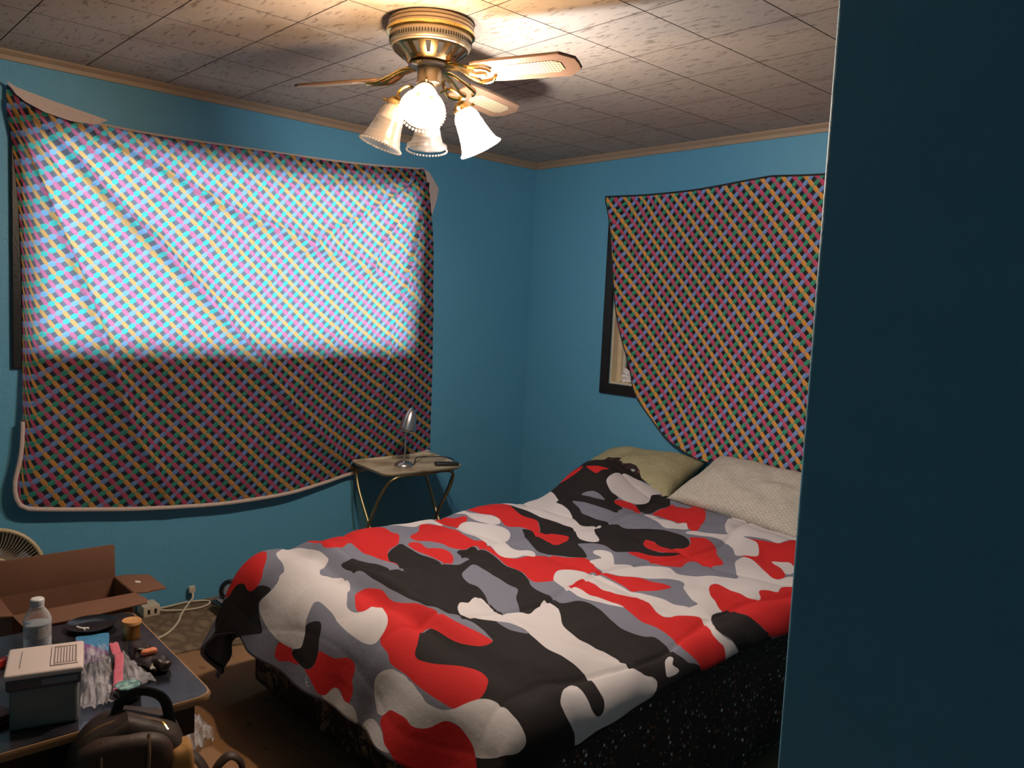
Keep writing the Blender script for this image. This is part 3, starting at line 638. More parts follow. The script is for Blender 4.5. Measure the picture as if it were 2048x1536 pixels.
('K', [-2150,1141,-2134,1161,-2100,1179,-2074,1163,-2059,1131,-2039,1092,-2032,1049,-2052,1020,-2091,1015,-2158,1022,-2160,1042,-2124,1067,-2136,1115]),
]
# ------------------------------------------------------------------ bed
def jacquard_mat():
    t = NT('black_leaf_jacquard'); v = t.coord('Object')
    n = t.noise(9, v, 5, 0.65)
    leaf = t.ramp(t.n('TexNoise', Vector=v, Scale=16.0, Detail=4.0, Roughness=0.7, Distortion=1.6).outputs[0], [(0.50, (0, 0, 0)), (0.60, (1, 1, 1))])
    zone = t.ramp(t.noise(5, v, 1), [(0.40, (0, 0, 0)), (0.52, (1, 1, 1))])
    m = t.math('MULTIPLY', leaf, zone)
    c = t.mix(t.math('MULTIPLY', m, 0.8), (0.010, 0.009, 0.009), t.mix(n, (0.26, 0.22, 0.19), (0.48, 0.32, 0.15)))
    return t.done(t.bsdf(c, 0.75, 0, t.bump(leaf, 0.001, 0.4)))
def ditsy_mat(name, sc=34.0, base=(0.009, 0.009, 0.010)):
    t = NT(name); v = t.coord('Object')
    vo = t.n('TexVoronoi', Vector=v, Scale=sc)
    d, col = vo.outputs['Distance'], vo.outputs['Color']
    sep = t.n('SeparateColor', Color=col)
    # petals: five lobes around each cell centre
    dv = t.n('VectorMath', {'operation': 'SUBTRACT'}, i0=t.scale(v, (sc, sc, sc)), i1=t.scale(vo.outputs['Position'], (1, 1, 1))).outputs[0]
    size = t.n('MapRange', i0=sep.outputs[0], i1=0.0, i2=1.0, i3=0.08, i4=0.36).outputs[0]
    wob = t.math('MULTIPLY', t.math('SUBTRACT', t.noise(sc*5, v, 1), 0.5), 0.35)
    blob = t.math('LESS_THAN', t.math('ADD', d, wob), size)
    on = t.math('GREATER_THAN', sep.outputs[1], 0.15)
    fl = t.mix(t.math('GREATER_THAN', sep.outputs[2], 0.62), (0.20, 0.085, 0.055), (0.42, 0.50, 0.50))
    fl = t.mix(t.math('GREATER_THAN', sep.outputs[2], 0.90), fl, (0.75, 0.82, 0.82))
    c = t.mix(t.math('MULTIPLY', t.math('MULTIPLY', blob, on), 0.85), base, fl)
    leaf = t.ramp(t.noise(70, v, 3, 0.6), [(0.58, (0, 0, 0)), (0.66, (1, 1, 1))])
    c = t.mix(t.math('MULTIPLY', leaf, 0.45), c, (0.085, 0.050, 0.035))
    return t.done(t.bsdf(c, 0.8))
M_JACQ = jacquard_mat(); M_DITSY = ditsy_mat('black_floral_print_sheet', 62.0)
M_DITSY2 = ditsy_mat('maroon_floral_print_pillowcase', 30.0, (0.020, 0.007, 0.007))
M_DARKSHEET = plain('black_sheet_border', (0.012, 0.014, 0.013), 0.85)
BXL, BXR, BYF, BYH = -2.69, -1.235, 1.275, 3.31
bed = thing('bed', 'double bed with a black floral sheet and black leaf-patterned box spring in the corner', 'bed', ((BXL+BXR)/2, (BYF+BYH)/2, 0))
def rounded_slab(name, x0, x1, y0, y1, z0, z1, r, mat, n=1, amp=0.0, label=None):
    bm = bmesh.new(); add_box(bm, x0, x1, y0, y1, z0, z1, bev=r, seg=4)
    return from_bm(name, bm, mat, bed, True, label=label)
rounded_slab('box_spring', BXL+0.01, BXR-0.012, BYF+0.01, BYH, 0.035, 0.235, 0.02, M_JACQ, label='black box spring with faint gold leaf pattern')
rounded_slab('mattress', BXL, BXR-0.008, BYF, BYH, 0.235, 0.472, 0.045, M_JACQ)
for fx_ in (BXL+0.12, (BXL+BXR)/2, BXR-0.12):
    for fy_ in (BYF+0.12, BYH-0.12):
        lathe('foot', [(0, 0.022), (0.01, 0.028), (0.036, 0.03)], (fx_, fy_, 0), M_DARKSHEET, bed, seg=12)
# the printed sheet: over the mattress top and hanging down the right side
ys = np.linspace(BYF+0.02, BYH-0.02, 90)
prof = [(BXL+0.10, 0.476), (-1.9, 0.477), (BXR-0.07, 0.477), (BXR-0.03, 0.472), (BXR-0.006, 0.452), (BXR+0.004, 0.42)] + [(BXR+0.006, z) for z in np.linspace(0.39, 0.115, 14)]
Ps = np.zeros((len(ys), len(prof), 3))
for i, y in enumerate(ys):
    for j, (x, z) in enumerate(prof):
        k = max(0, (0.42-z)/0.3)
        Ps[i, j] = (x + k*(0.007+0.007*math.sin(y*19)+0.004*math.sin(y*41+1)), y, z + (0.012*math.sin(y*5) if z < 0.2 else 0))
grid_mesh(Ps, Ps[..., 1:], 'sheet', M_DITSY, bed)
jb = len(prof)-1
vs, fs = tube_data([Vector(Ps[i, jb]) for i in range(0, len(ys), 2)], 0.012, 6, squash=0.3)
from_data('sheet_border', vs, fs, M_DARKSHEET, bed, True, recalc=True)

# ------------------------------------------------------------------ comforter with printed blobs
GS, GT = 200, 250
s_, t_ = np.meshgrid(np.linspace(S0, S1, GS), np.linspace(T0, T1, GT), indexing='ij')
cx_, cy_, cz_ = comforter_xyz(s_, t_)
PTS = np.stack([cx_, cy_, cz_], -1).reshape(-1, 3)
sf = (s_.ravel()).astype(np.float32); tf = (t_.ravel()).astype(np.float32)
def poly_sdf(pts):
    c = catmull2(np.array(pts)/1000.0, 3).astype(np.float32)
    best = np.full(sf.shape, 9.0, np.float32); inside = np.zeros(sf.shape, bool)
    lo, hi = c.min(0)-0.06, c.max(0)+0.06
    m = (sf > lo[0]) & (sf < hi[0]) & (tf > lo[1]) & (tf < hi[1])
    x, y = sf[m], tf[m]; b = np.full(x.shape, 9.0, np.float32); ins = np.zeros(x.shape, bool)
    n = len(c)
    for i in range(n):
        ax, ay = c[i]; bx, by = c[(i+1) % n]
        ex, ey = bx-ax, by-ay; L = ex*ex+ey*ey+1e-12
        q = np.clip(((x-ax)*ex+(y-ay)*ey)/L, 0, 1)
        dx, dy = x-(ax+q*ex), y-(ay+q*ey)
        b = np.minimum(b, dx*dx+dy*dy)
        if ay != by:
            cond = ((ay > y) != (by > y)) & (x < (bx-ax)*(y-ay)/(by-ay)+ax)
            ins ^= cond
    b = np.sqrt(b); b[ins] *= -1
    best[m] = b
    return np.minimum(best, 0.06)
layers = []
for colr, flat in CAMO:
    pts = list(zip(flat[0::2], flat[1::2]))
    sd = poly_sdf(pts)
    if layers and layers[-1][0] == colr: layers[-1][1] = np.minimum(layers[-1][1], sd)
    else: layers.append([colr, sd])
def camo_mat():
    t = NT('camouflage_print_comforter')
    colors = {'K': (0.0150, 0.0125, 0.0130), 'R': (0.470, 0.018, 0.018), 'W': (0.520, 0.485, 0.490), 'G': (0.155, 0.160, 0.205)}
    c = colors['G']
    for i, (k, _) in enumerate(layers):
        a = t.n('Attribute', {'attribute_name': 'print%d' % i}).outputs['Fac']
        m = t.n('MapRange', i0=a, i1=-0.0006, i2=0.0006, i3=1.0, i4=0.0).outputs[0]
        c = t.mix(m, c, colors[k])
    v = t.coord('Object')
    h = t.math('ADD', t.math('MULTIPLY', t.noise(22, v, 4, 0.6), 1.0), t.math('MULTIPLY', t.noise(700, v, 1), 0.10))
    return t.done(t.bsdf(c, 0.85, 0, t.bump(h, 0.005, 0.35), Specular_IOR_Level=0.2))
fs = []
for i in range(GS-1):
    for j in range(GT-1):
        fs.append((i*GT+j, (i+1)*GT+j, (i+1)*GT+j+1, i*GT+j+1))
me = bpy.data.meshes.new('comforter'); me.from_pydata(PTS.tolist(), [], fs)
for i, (_, sd) in enumerate(layers):
    a = me.attributes.new('print%d' % i, 'FLOAT', 'POINT'); a.data.foreach_set('value', sd)
comf = finish('comforter', me, camo_mat(), None, 'all', loc=(-1.95, 2.2, 0.5))
meta(comf, 'red, black, white and grey camouflage comforter spread over the bed', 'comforter')
sm = comf.modifiers.new('thickness', 'SOLIDIFY'); sm.thickness = 0.014; sm.offset = -1.0

# ------------------------------------------------------------------ pillows
def pillow(name, label, center, wd, ht, th, rot, mat, seed, dent=0.0, group=None, corner=0.12):
    n = 44
    a, b = np.meshgrid(np.linspace(-1, 1, n), np.linspace(-1, 1, n), indexing='ij')
    prof = np.sqrt(np.clip(1-np.abs(a)**3.2, 0, 1))*np.sqrt(np.clip(1-np.abs(b)**3.2, 0, 1))
    pinch = 1-corner*(1-np.abs(a)**2)*(np.abs(b)**3)*0.5
    pinch2 = 1-corner*(1-np.abs(b)**2)*(np.abs(a)**3)*0.5
    X = a*wd/2*pinch2; Y = b*ht/2*pinch
    wr = 0.010*vnoise(a*3+seed, b*3+2*seed, seed)+0.006*vnoise(a*8, b*5+seed, seed+1)
    vs, fs = [], []
    for sgn in (1, -1):
        Z = sgn*(prof*th/2*(1+0.15*vnoise(a*2, b*2, seed+2))+wr*prof) - dent*np.exp(-(a*a+b*b)*2)*prof
        vs += [Vector(center)+rot @ Vector(p) for p in np.stack([X, Y, Z], -1).reshape(-1, 3)]
    for side in (0, 1):
        o = side*n*n
        for i in range(n-1):
            for j in range(n-1):
                q = (o+i*n+j, o+(i+1)*n+j, o+(i+1)*n+j+1, o+i*n+j+1)
                fs.append(q if side == 0 else q[::-1])
    me = bpy.data.meshes.new(name); me.from_pydata([tuple(v) for v in vs], [], fs)
    bm = bmesh.new(); bm.from_mesh(me); bmesh.ops.remove_doubles(bm, verts=bm.verts, dist=0.0015); bm.to_mesh(me); bm.free()
    o = finish(name, me, mat, None, 'all', loc=center)
    return meta(o, label, 'pillow', group)
def weave_mat(name, c1, c2, kind):
    t = NT(name); v = t.coord('Object')
    if kind == 'fleck':
        c = t.mix(t.ramp(t.noise(240, v, 2, 0.7), [(0.42, (0, 0, 0)), (0.6, (1, 1, 1))]), c1, c2)
        h = t.noise(300, v, 2)
    else:
        w1 = t.n('TexWave', {'wave_type': 'BANDS', 'bands_direction': 'DIAGONAL'}, Vector=v, Scale=26.0, Distortion=2.0, Detail=2.0, Detail_Scale=3.0).outputs[1]
        w2 = t.n('TexWave', {'wave_type': 'BANDS', 'bands_direction': 'DIAGONAL'}, Vector=t.scale(v, (-1, 1, 1)), Scale=26.0, Distortion=2.0, Detail=2.0, Detail_Scale=3.0).outputs[1]
        g = t.math('MULTIPLY', w1, w2)
        c = t.mix(t.ramp(t.math('ADD', t.math('MULTIPLY', g, 0.45), t.math('MULTIPLY', t.noise(55, v, 3, 0.7), 0.65)), [(0.25, (0, 0, 0)), (0.62, (1, 1, 1))]), c1, c2)
        h = g
    return t.done(t.bsdf(c, 0.9, 0, t.bump(h, 0.0015, 0.4), Specular_IOR_Level=0.2))
M_OLIVE = weave_mat('olive_flecked_pillowcase', (0.27, 0.245, 0.135), (0.42, 0.385, 0.235), 'fleck')
M_QUILT = weave_mat('cream_patterned_pillowcase', (0.40, 0.365, 0.31), (0.54, 0.495, 0.43), 'quilt')
def rot_pillow(lean, yaw_, roll=0.0):
    return (Matrix.Rotation(yaw_, 3, 'Z') @ Matrix.Rotation(lean, 3, 'X') @ Matrix.Rotation(roll, 3, 'Z'))
pillow('pillow', 'olive flecked pillow leaning on the back wall at the far corner of the bed', (-2.575, 3.245, 0.600), 0.60, 0.42, 0.17, rot_pillow(math.radians(19), -0.02, 0.18), M_OLIVE, 4)
pillow('pillow', 'cream patterned pillow leaning on the wall below the back window cloth', (-1.885, 3.235, 0.645), 0.69, 0.41, 0.12, rot_pillow(math.radians(25), -0.02, -0.06), M_QUILT, 9)
pillow('pillow', 'maroon floral pillow showing only its edge under the comforter', (-2.575, 3.150, 0.592), 0.36, 0.26, 0.15, rot_pillow(math.radians(9), 0.1), M_DITSY2, 15)
# ------------------------------------------------------------------ ceiling fan
FX, FY = -2.15, 1.575
fanO = thing('ceiling_fan', 'brass ceiling fan with three cane-panel blades and four bell glass lamps', 'ceiling fan', (FX, FY, CEIL))
M_BRASS = plain('antique_brass', (0.60, 0.43, 0.20), 0.22, 1.0, nscale=8)
M_SATIN = plain('satin_champagne_metal', (0.56, 0.45, 0.31), 0.42, 0.85, nscale=8)
M_GOLD = plain('polished_gold_trim', (0.85, 0.58, 0.18), 0.12, 1.0, nscale=8)
M_BRONZE = plain('dark_bronze', (0.12, 0.10, 0.085), 0.4, 0.8)
M_SLOT = plain('slot_shade_and_black_caps', (0.008, 0.007, 0.006), 0.8)
def wood_mat():
    t = NT('light_oak_blade'); v = t.coord('Object')
    c = t.mix(t.noise(9, t.scale(v, (1.0, 9.0, 1)), 5, 0.6), (0.15, 0.080, 0.046), (0.24, 0.140, 0.085))
    return t.done(t.bsdf(c, 0.45))
M_OAK = wood_mat()
M_BLADE_EDGE = plain('dark_blade_edge', (0.10, 0.065, 0.045), 0.5)
def cane_mat():
    t = NT('woven_cane_panel'); v = t.coord('Object')
    s = t.n('SeparateXYZ', Vector=v)
    k = math.pi*2/0.0145
    a = t.math('SINE', t.math('MULTIPLY', t.math('ADD', s.outputs[0], s.outputs[1]), k*0.7))
    b = t.math('SINE', t.math('MULTIPLY', t.math('SUBTRACT', s.outputs[0], s.outputs[1]), k*0.7))
    hole = t.math('GREATER_THAN', t.math('MULTIPLY', a, b), 0.42)
    c = t.mix(hole, (0.36, 0.28, 0.17), (0.08, 0.05, 0.025))
    return t.done(t.bsdf(c, 0.6))
M_CANE = cane_mat()
c0 = (FX, FY, CEIL)
dn = (0, 0, -1)
lathe('canopy_ring', [(0, 0.128), (0.003, 0.132), (0.010, 0.132), (0.012, 0.129), (0.014, 0.132), (0.022, 0.133), (0.024, 0.130), (0.026, 0.133), (0.031, 0.134)], c0, M_SATIN, fanO, dn, 48)
lathe('rim_band', [(0.031, 0.134), (0.033, 0.1375), (0.041, 0.1375), (0.043, 0.133)], c0, M_GOLD, fanO, dn, 48)
housing = lathe('motor_housing', [(0.043, 0.127), (0.046, 0.1285), (0.072, 0.126), (0.076, 0.122), (0.080, 0.122), (0.083, 0.118)], c0, M_SATIN, fanO, dn, 48)
vent = lathe('vent_cone', [(0.083, 0.118), (0.086, 0.117), (0.117, 0.078), (0.121, 0.075), (0.125, 0.070), (0.127, 0.050)], c0, M_BRASS, fanO, dn, 48)
# solid dark strips standing in for shade in the cone slots and pierced band
sl_me = None
for k in range(18):
    a = 2*math.pi*k/18
    ca, sa = math.cos(a), math.sin(a)
    if sl_me is None:
        bm = bmesh.new()
        pr = [(-0.0085, 0.004), (0.0085, 0.004), (0.0055, 0.042), (-0.0055, 0.042)]
        dirv = Vector((-0.039, 0, -0.031)).normalized()
        prism(bm, pr, Vector((0.117, 0, -0.086)), (0, 1, 0), dirv, Vector((0.031, 0, -0.039)).normalized(), -0.006, 0.0012)
        bmesh.ops.recalc_face_normals(bm, faces=bm.faces)
        sl_me = bpy.data.meshes.new('vent_slot'); bm.to_mesh(sl_me); bm.free(); sl_me.materials.append(M_SLOT)
    o = bpy.data.objects.new('vent_slot', sl_me); COL.objects.link(o); o.parent = vent; o.rotation_euler = (0, 0, a)
    ORG[o.name] = Vector(c0)
pm = None
for k in range(90):
    a = 2*math.pi*k/90
    if pm is None:
        bm = bmesh.new(); add_box(bm, 0.122, 0.1282, -0.0012, 0.0012, -0.067, -0.055)
        pm = bpy.data.meshes.new('pierced_slit'); bm.to_mesh(pm); bm.free(); pm.materials.append(M_SLOT)
    o = bpy.data.objects.new('pierced_slit', pm); COL.objects.link(o); o.parent = housing; o.rotation_euler = (0, 0, a)
lathe('flange', [(0.127, 0.056), (0.129, 0.066), (0.135, 0.068), (0.139, 0.060), (0.141, 0.045)], c0, M_BRONZE, fanO, dn, 40)
lathe('switch_housing', [(0.138, 0.034), (0.140, 0.038), (0.176, 0.038), (0.179, 0.040), (0.186, 0.040), (0.190, 0.035), (0.193, 0.020), (0.200, 0.012), (0.205, 0.0)], c0, M_SATIN, fanO, dn, 32, cap1=False)

BZ = 2.112
def blade(az):
    d = Vector((math.cos(az), math.sin(az), 0)); p = Vector((-math.sin(az), math.cos(az), 0))
    tilt = math.radians(-13)
    pw = p*math.cos(tilt)+Vector((0, 0, 1))*math.sin(tilt)
    n = d.cross(pw)
    o = Vector((FX, FY, BZ))
    def part(name, poly, t0, t1, mat, parent, bev=0.0, label=None):
        # local frame kept along the blade so the wood grain follows it
        bm = bmesh.new()
        prism(bm, poly, (0, 0, 0), (1, 0, 0), (0, 1, 0), (0, 0, 1), t0, t1)
        if bev: bmesh.ops.bevel(bm, geom=bm.edges[:], offset=bev, segments=1, affect='EDGES')
        bmesh.ops.recalc_face_normals(bm, faces=bm.faces)
        me = bpy.data.meshes.new(name); bm.to_mesh(me); bm.free(); me.materials.append(mat)
        ob = bpy.data.objects.new(name, me); COL.objects.link(ob); ob.parent = parent
        if parent is fanO:
            ob.matrix_local = Matrix.Translation(o-Vector(c0)) @ Matrix((d, pw, n)).transposed().to_4x4()
        if label: ob['label'] = label
        ORG[ob.name] = Vector((0, 0, 0))
        return ob
    hw = 0.058
    poly = [(0.165, -hw*0.82), (0.185, -hw*0.92), (0.25, -hw), (0.458, -hw*1.06), (0.497, -hw*0.50), (0.499, 0), (0.497, hw*0.50), (0.458, hw*1.06), (0.25, hw), (0.185, hw*0.92), (0.165, hw*0.82)]
    b = part('blade', poly, -0.003, 0.003, M_OAK, fanO, 0.001)
    edge = [(q[0]*1.003 if q[0] > 0.3 else q[0], q[1]*1.02) for q in poly]
    part('blade_top', edge, 0.0031, 0.0048, M_BLADE_EDGE, b, 0.0)
    cw = 0.030
    cane = [(0.250, -cw*0.55), (0.268, -cw), (0.428, -cw*1.08), (0.450, -cw*0.6), (0.450, cw*0.6), (0.428, cw*1.08), (0.268, cw), (0.250, cw*0.55)]
    part('cane_panel', cane, -0.0042, -0.0031, M_CANE, b, 0.0004)
    # bracket: two curling arms and a round screw plate
    for s in (-1, 1):
        pts = [(0.060, 0.008*s, 0.028), (0.095, 0.018*s, 0.024), (0.128, 0.035*s, 0.006), (0.165, 0.044*s, -0.008), (0.205, 0.036*s, -0.010), (0.222, 0.016*s, -0.010)]
        path = [o+d*q[0]+pw*q[1]+Vector((0, 0, q[2])) for q in pts]
        tube('blade_bracket', path, 0.0055, M_GOLD, fanO, 8, 6)
    pts = [(0.055, 0, 0.030), (0.11, 0, 0.016), (0.16, 0, -0.007), (0.20, 0, -0.011)]
    tube('blade_bracket', [o+d*q[0]+pw*q[1]+Vector((0, 0, q[2])) for q in pts], [0.012]*6+[0.010]*6+[0.007]*7, M_BRASS, fanO, 8, 6)
for az in (22, 107, 204): blade(math.radians(az))
# the fourth mount is empty
a4 = math.radians(292)
q = Vector((FX+0.072*math.cos(a4), FY+0.072*math.sin(a4), CEIL-0.137))
lathe('blade_mount', [(0, 0.016), (0.003, 0.019), (0.008, 0.017), (0.010, 0.008)], q, M_BRASS, fanO, dn, 16)

def shade_mat(name, tint, transp):
    t = NT(name); v = t.coord('Object')
    n = t.bump(t.noise(60, v, 3), 0.0015, 0.5)
    tr = t.n('BsdfTransparent', Color=(0.97, 0.95, 0.92)).outputs[0]
    tl = t.n('BsdfTranslucent', Color=tint).outputs[0]
    df = t.bsdf(tint, 0.25, 0, n)
    m = t.n('MixShader', i0=0.5, i1=df, i2=tl).outputs[0]
    return t.done(t.n('MixShader', i0=transp, i1=m, i2=tr).outputs[0])
M_FROST = shade_mat('frosted_bell_glass', (0.20, 0.170, 0.150), 0.67)
M_NECK = shade_mat('ribbed_neck_glass', (0.20, 0.170, 0.150), 0.28)
def bulb_mat(name, col, st):
    t = NT(name); return t.done(t.n('Emission', Color=col, Strength=st).outputs[0])
M_WARM = bulb_mat('warm_bulb_light', WARM_COLOR, WARM_BULB)
M_WHITE = bulb_mat('white_bulb_light', WHITE_COLOR, WHITE_BULB)
rtv = Vector((0.591, 0.807, 0)); fwv = Vector((-0.807, 0.591, 0))
axis0 = Vector((FX, FY, 0))
def lamp_arm(side, r0, z0, r1, z1, bulb, desc):
    top = axis0+side*r0+Vector((0, 0, z0)); mouth = axis0+side*r1+Vector((0, 0, z1))
    a = (mouth-top).normalized(); L = (mouth-top).length
    st = axis0+side*0.034+Vector((0, 0, 2.066))
    tube('lamp_arm', [st, axis0+side*(0.034+(r0-0.034)*0.45)+Vector((0, 0, 2.078)), axis0+side*(r0*0.92)+Vector((0, 0, z0+0.035)), top-a*0.012], 0.0045, M_GOLD, fanO, 8, 6)
    lathe('fitter_cap', [(-0.018, 0.008), (-0.014, 0.018), (0.0, 0.030), (0.012, 0.031), (0.013, 0.028)], top, M_BRASS, fanO, a, 24)
    for k in range(3):
        x, y, _ = frame_from(a); ang = 2*math.pi*k/3+0.4
        e = x*math.cos(ang)+y*math.sin(ang)
        lathe('thumb_screw', [(0.029, 0.0025), (0.034, 0.0025), (0.035, 0.005), (0.041, 0.005)], top+a*0.006, M_GOLD, fanO, e, 10)
    prof = [(0.004, 0.026), (0.014, 0.028), (0.026, 0.036), (0.040, 0.0405), (0.046, 0.040), (0.050, 0.0415), (0.062, 0.0438), (0.075, 0.046), (0.10, 0.052), (0.122, 0.060), (L-0.004, 0.0665), (L, 0.0670), (L+0.003, 0.0655)]
    prof = [(h*min(1, 1) if h <= 0.0621 else 0.062+(h-0.062)*(L-0.062)/(0.1335-0.062) if h < 0.123 else h, r) for h, r in prof]
    prof = sorted(prof, key=lambda q: q[0])
    rip = lambda i, k: 0.02*math.cos(k*math.pi) if 1 <= i <= 3 else 0.0
    cut = [q for q in prof if q[0] <= 0.0625]; bell = [q for q in prof if q[0] >= 0.0615]
    sh = lathe('glass_shade', bell, top, M_FROST, fanO, a, 64, cap0=False, cap1=False, ripple=lambda i, k: 0.005*math.sin(k*0.9+i*1.3), label=desc)
    lathe('shade_neck', cut, top, M_NECK, sh, a, 64, cap0=False, cap1=False, ripple=rip)
    # beaded rim
    x, y, _ = frame_from(a); bm = bmesh.new()
    for k in range(40):
        ang = 2*math.pi*k/40
        pos = mouth + x*(0.067*math.cos(ang))+y*(0.067*math.sin(ang))
        bmesh.ops.create_icosphere(bm, subdivisions=1, radius=0.0042, matrix=Matrix.Translation(pos))
    rb = from_bm('beaded_rim', bm, M_FROST, sh, 'all'); rb['kind'] = 'stuff'
    lathe('socket', [(0.0, 0.014), (0.03, 0.016), (0.045, 0.0165)], top, M_CREAM, fanO, a, 16)
    if bulb:
        pr = [(0.040, 0.012), (0.050, 0.015), (0.062, 0.023), (0.075, 0.028), (0.088, 0.0285), (0.100, 0.023), (0.108, 0.012), (0.110, 0.0)]
        lathe('light_bulb', pr, top, M_WARM if bulb == 'warm' else M_WHITE, fanO, a, 16, cap1=False, label='glowing %s bulb' % bulb)
lamp_arm(-fwv-rtv*0.10, 0.100, 2.046, 0.178, 1.962, 'warm', 'glowing warm bell shade turned to the room')
lamp_arm(rtv, 0.104, 2.026, 0.170, 1.903, 'white', 'glowing white bell shade')
lamp_arm(-rtv, 0.100, 2.025, 0.145, 1.892, None, 'unlit bell shade on the left')
lamp_arm(fwv, 0.100, 2.020, 0.152, 1.915, None, 'unlit bell shade at the back')
# ------------------------------------------------------------------ tray table, lamp, remote
M_TUBE = plain('worn_brass_tube', (0.42, 0.33, 0.17), 0.35, 0.9, var=0.3, nscale=25)
def tray_mat():
    t = NT('stained_beige_tray'); v = t.coord('Object')
    c = t.mix(t.noise(6, v, 4, 0.6), (0.46, 0.38, 0.25), (0.72, 0.63, 0.45))
    c = t.mix(t.ramp(t.noise(10, t.scale(v, (1, 0.5, 1)), 4, 0.6), [(0.5, (0, 0, 0)), (0.66, (0.7, 0.7, 0.7))]), c, (0.24, 0.15, 0.08))
    return t.done(t.bsdf(c, 0.45))
M_TRAY = tray_mat()
TZ = 0.59
tray = thing('tray_table', 'folding tray table with stained beige top and crossed brass tube legs', 'table', (-3.40, 2.46, 0.0085))
TP = [(-3.600, 2.222), (-3.218, 2.180), (-3.205, 2.655), (-3.604, 2.738)]
def shrink(poly, k):
    c = np.mean(poly, 0); return [tuple(c+(np.array(p)-c)*k) for p in poly]
def round_poly(poly, r, n=5):
    out = []
    N = len(poly)
    for i in range(N):
        p0, p1, p2 = [np.array(poly[(i+k-1) % N], float) for k in range(3)]
        a = p1+(p0-p1)/np.linalg.norm(p0-p1)*r; b = p1+(p2-p1)/np.linalg.norm(p2-p1)*r
        for k in range(n+1):
            t = k/n; out.append(tuple((1-t)**2*a+2*t*(1-t)*p1+t*t*b))
    return out
RP = round_poly(TP, 0.05)
slab('tray_top', shrink(RP, 0.955), (0, 0, TZ-0.012), (1, 0, 0), (0, 1, 0), (0, 0, 1), 0, 0.006, M_TRAY, tray)
bm = bmesh.new()   # raised sloping rim
rings = [(shrink(RP, 0.95), TZ-0.010), (shrink(RP, 0.985), TZ+0.002), (RP, TZ+0.004), (RP, TZ), (shrink(RP, 0.985), TZ-0.006), (shrink(RP, 0.95), TZ-0.014)]
vv = [[bm.verts.new((p[0], p[1], z)) for p in poly] for poly, z in rings]
n = len(RP)
for i in range(len(rings)):
    for k in range(n): bm.faces.new((vv[i][k], vv[i][(k+1) % n], vv[(i+1) % len(rings)][(k+1) % n], vv[(i+1) % len(rings)][k]))
from_bm('tray_rim', bm, M_TRAY, tray, True)
# frame A: bar under the front edge, legs slope back to the wall; frame B the other way
def leg_frame(xt, xb, y0, y1, off):
    z1 = TZ-0.024
    pts = [(xb, y0+off, 0.014), (xb+(xt-xb)*0.5, y0+off, z1*0.5), (xb+(xt-xb)*0.86, y0+off, z1*0.86), (xt, y0+off+0.05, z1), (xt, (y0+y1)/2, z1+0.002), (xt, y1-off-0.05, z1), (xb+(xt-xb)*0.86, y1-off, z1*0.86), (xb+(xt-xb)*0.5, y1-off, z1*0.5), (xb, y1-off, 0.014)]
    tube('leg_frame', pts, 0.0075, M_TUBE, tray, 10, 8)
    for y in (y0+off, y1-off):
        lathe('foot_cap', [(0, 0.010), (0.018, 0.010), (0.02, 0.006)], (xb, y, 0.0085), M_SLOT, tray, seg=12)
leg_frame(-3.235, -3.585, 2.215, 2.640, 0.0)
leg_frame(-3.585, -3.235, 2.235, 2.660, 0.0)
for y_ in (2.213, 2.648):
    tube('pivot_bolt', [(-3.41, y_-0.006, 0.285), (-3.41, y_+0.022, 0.285)], 0.004, M_TUBE, tray, 8, 1, False)

M_NICKEL = plain('brushed_nickel', (0.62, 0.60, 0.60), 0.28, 1.0, nscale=6)
M_BLACK = plain('black_plastic', (0.012, 0.012, 0.013), 0.4)
LX, LY, LZ = -3.372, 2.398, TZ-0.006
lamp = thing('desk_lamp', 'small brushed nickel gooseneck desk lamp standing on the tray table', 'lamp', (LX, LY, LZ))
lathe('base', [(0, 0.047), (0.004, 0.049), (0.010, 0.048), (0.020, 0.040), (0.027, 0.026), (0.030, 0.010), (0.031, 0.0)], (LX, LY, LZ), M_NICKEL, lamp, seg=40, cap1=False)
hd = Vector((LX-0.008, LY+0.010, LZ+0.205))
tube('gooseneck', [(LX, LY, LZ+0.028), (LX+0.003, LY+0.004, LZ+0.09), (LX-0.003, LY+0.006, LZ+0.15), hd], 0.0042, M_NICKEL, lamp, 10, 8)
ax = Vector((0.06, 0.22, 1.0)).normalized()
b0 = Vector((LX+0.004, LY+0.008, LZ+0.180))
shade = lathe('lamp_shade', [(0, 0.041), (0.012, 0.0405), (0.05, 0.037), (0.085, 0.029), (0.108, 0.018), (0.120, 0.008), (0.123, 0.0)], b0, M_NICKEL, lamp, ax, 40, cap0=False, cap1=False)
shade.modifiers.new('thickness', 'SOLIDIFY').thickness = 0.0015
lathe('diffuser', [(0.004, 0.0), (0.004, 0.0385), (0.007, 0.0385)], b0, plain('grey_lamp_liner', (0.25, 0.26, 0.28), 0.5), shade, ax, 32, cap0=False)
tube('power_cord', [(LX+0.03, LY+0.030, LZ+0.012), (LX+0.010, LY+0.06, LZ+0.012), (LX-0.03, LY+0.10, LZ+0.030), (-3.48, 2.60, TZ+0.008), (-3.40, 2.70, TZ+0.010), (-3.345, 2.705, TZ-0.02), (-3.34, 2.66, 0.45), (-3.38, 2.62, 0.30), (-3.40, 2.58, 0.12), (-3.40, 2.58, 0.013)], 0.003, M_BLACK, lamp, 8, 8, label='black cord running off the table edge')

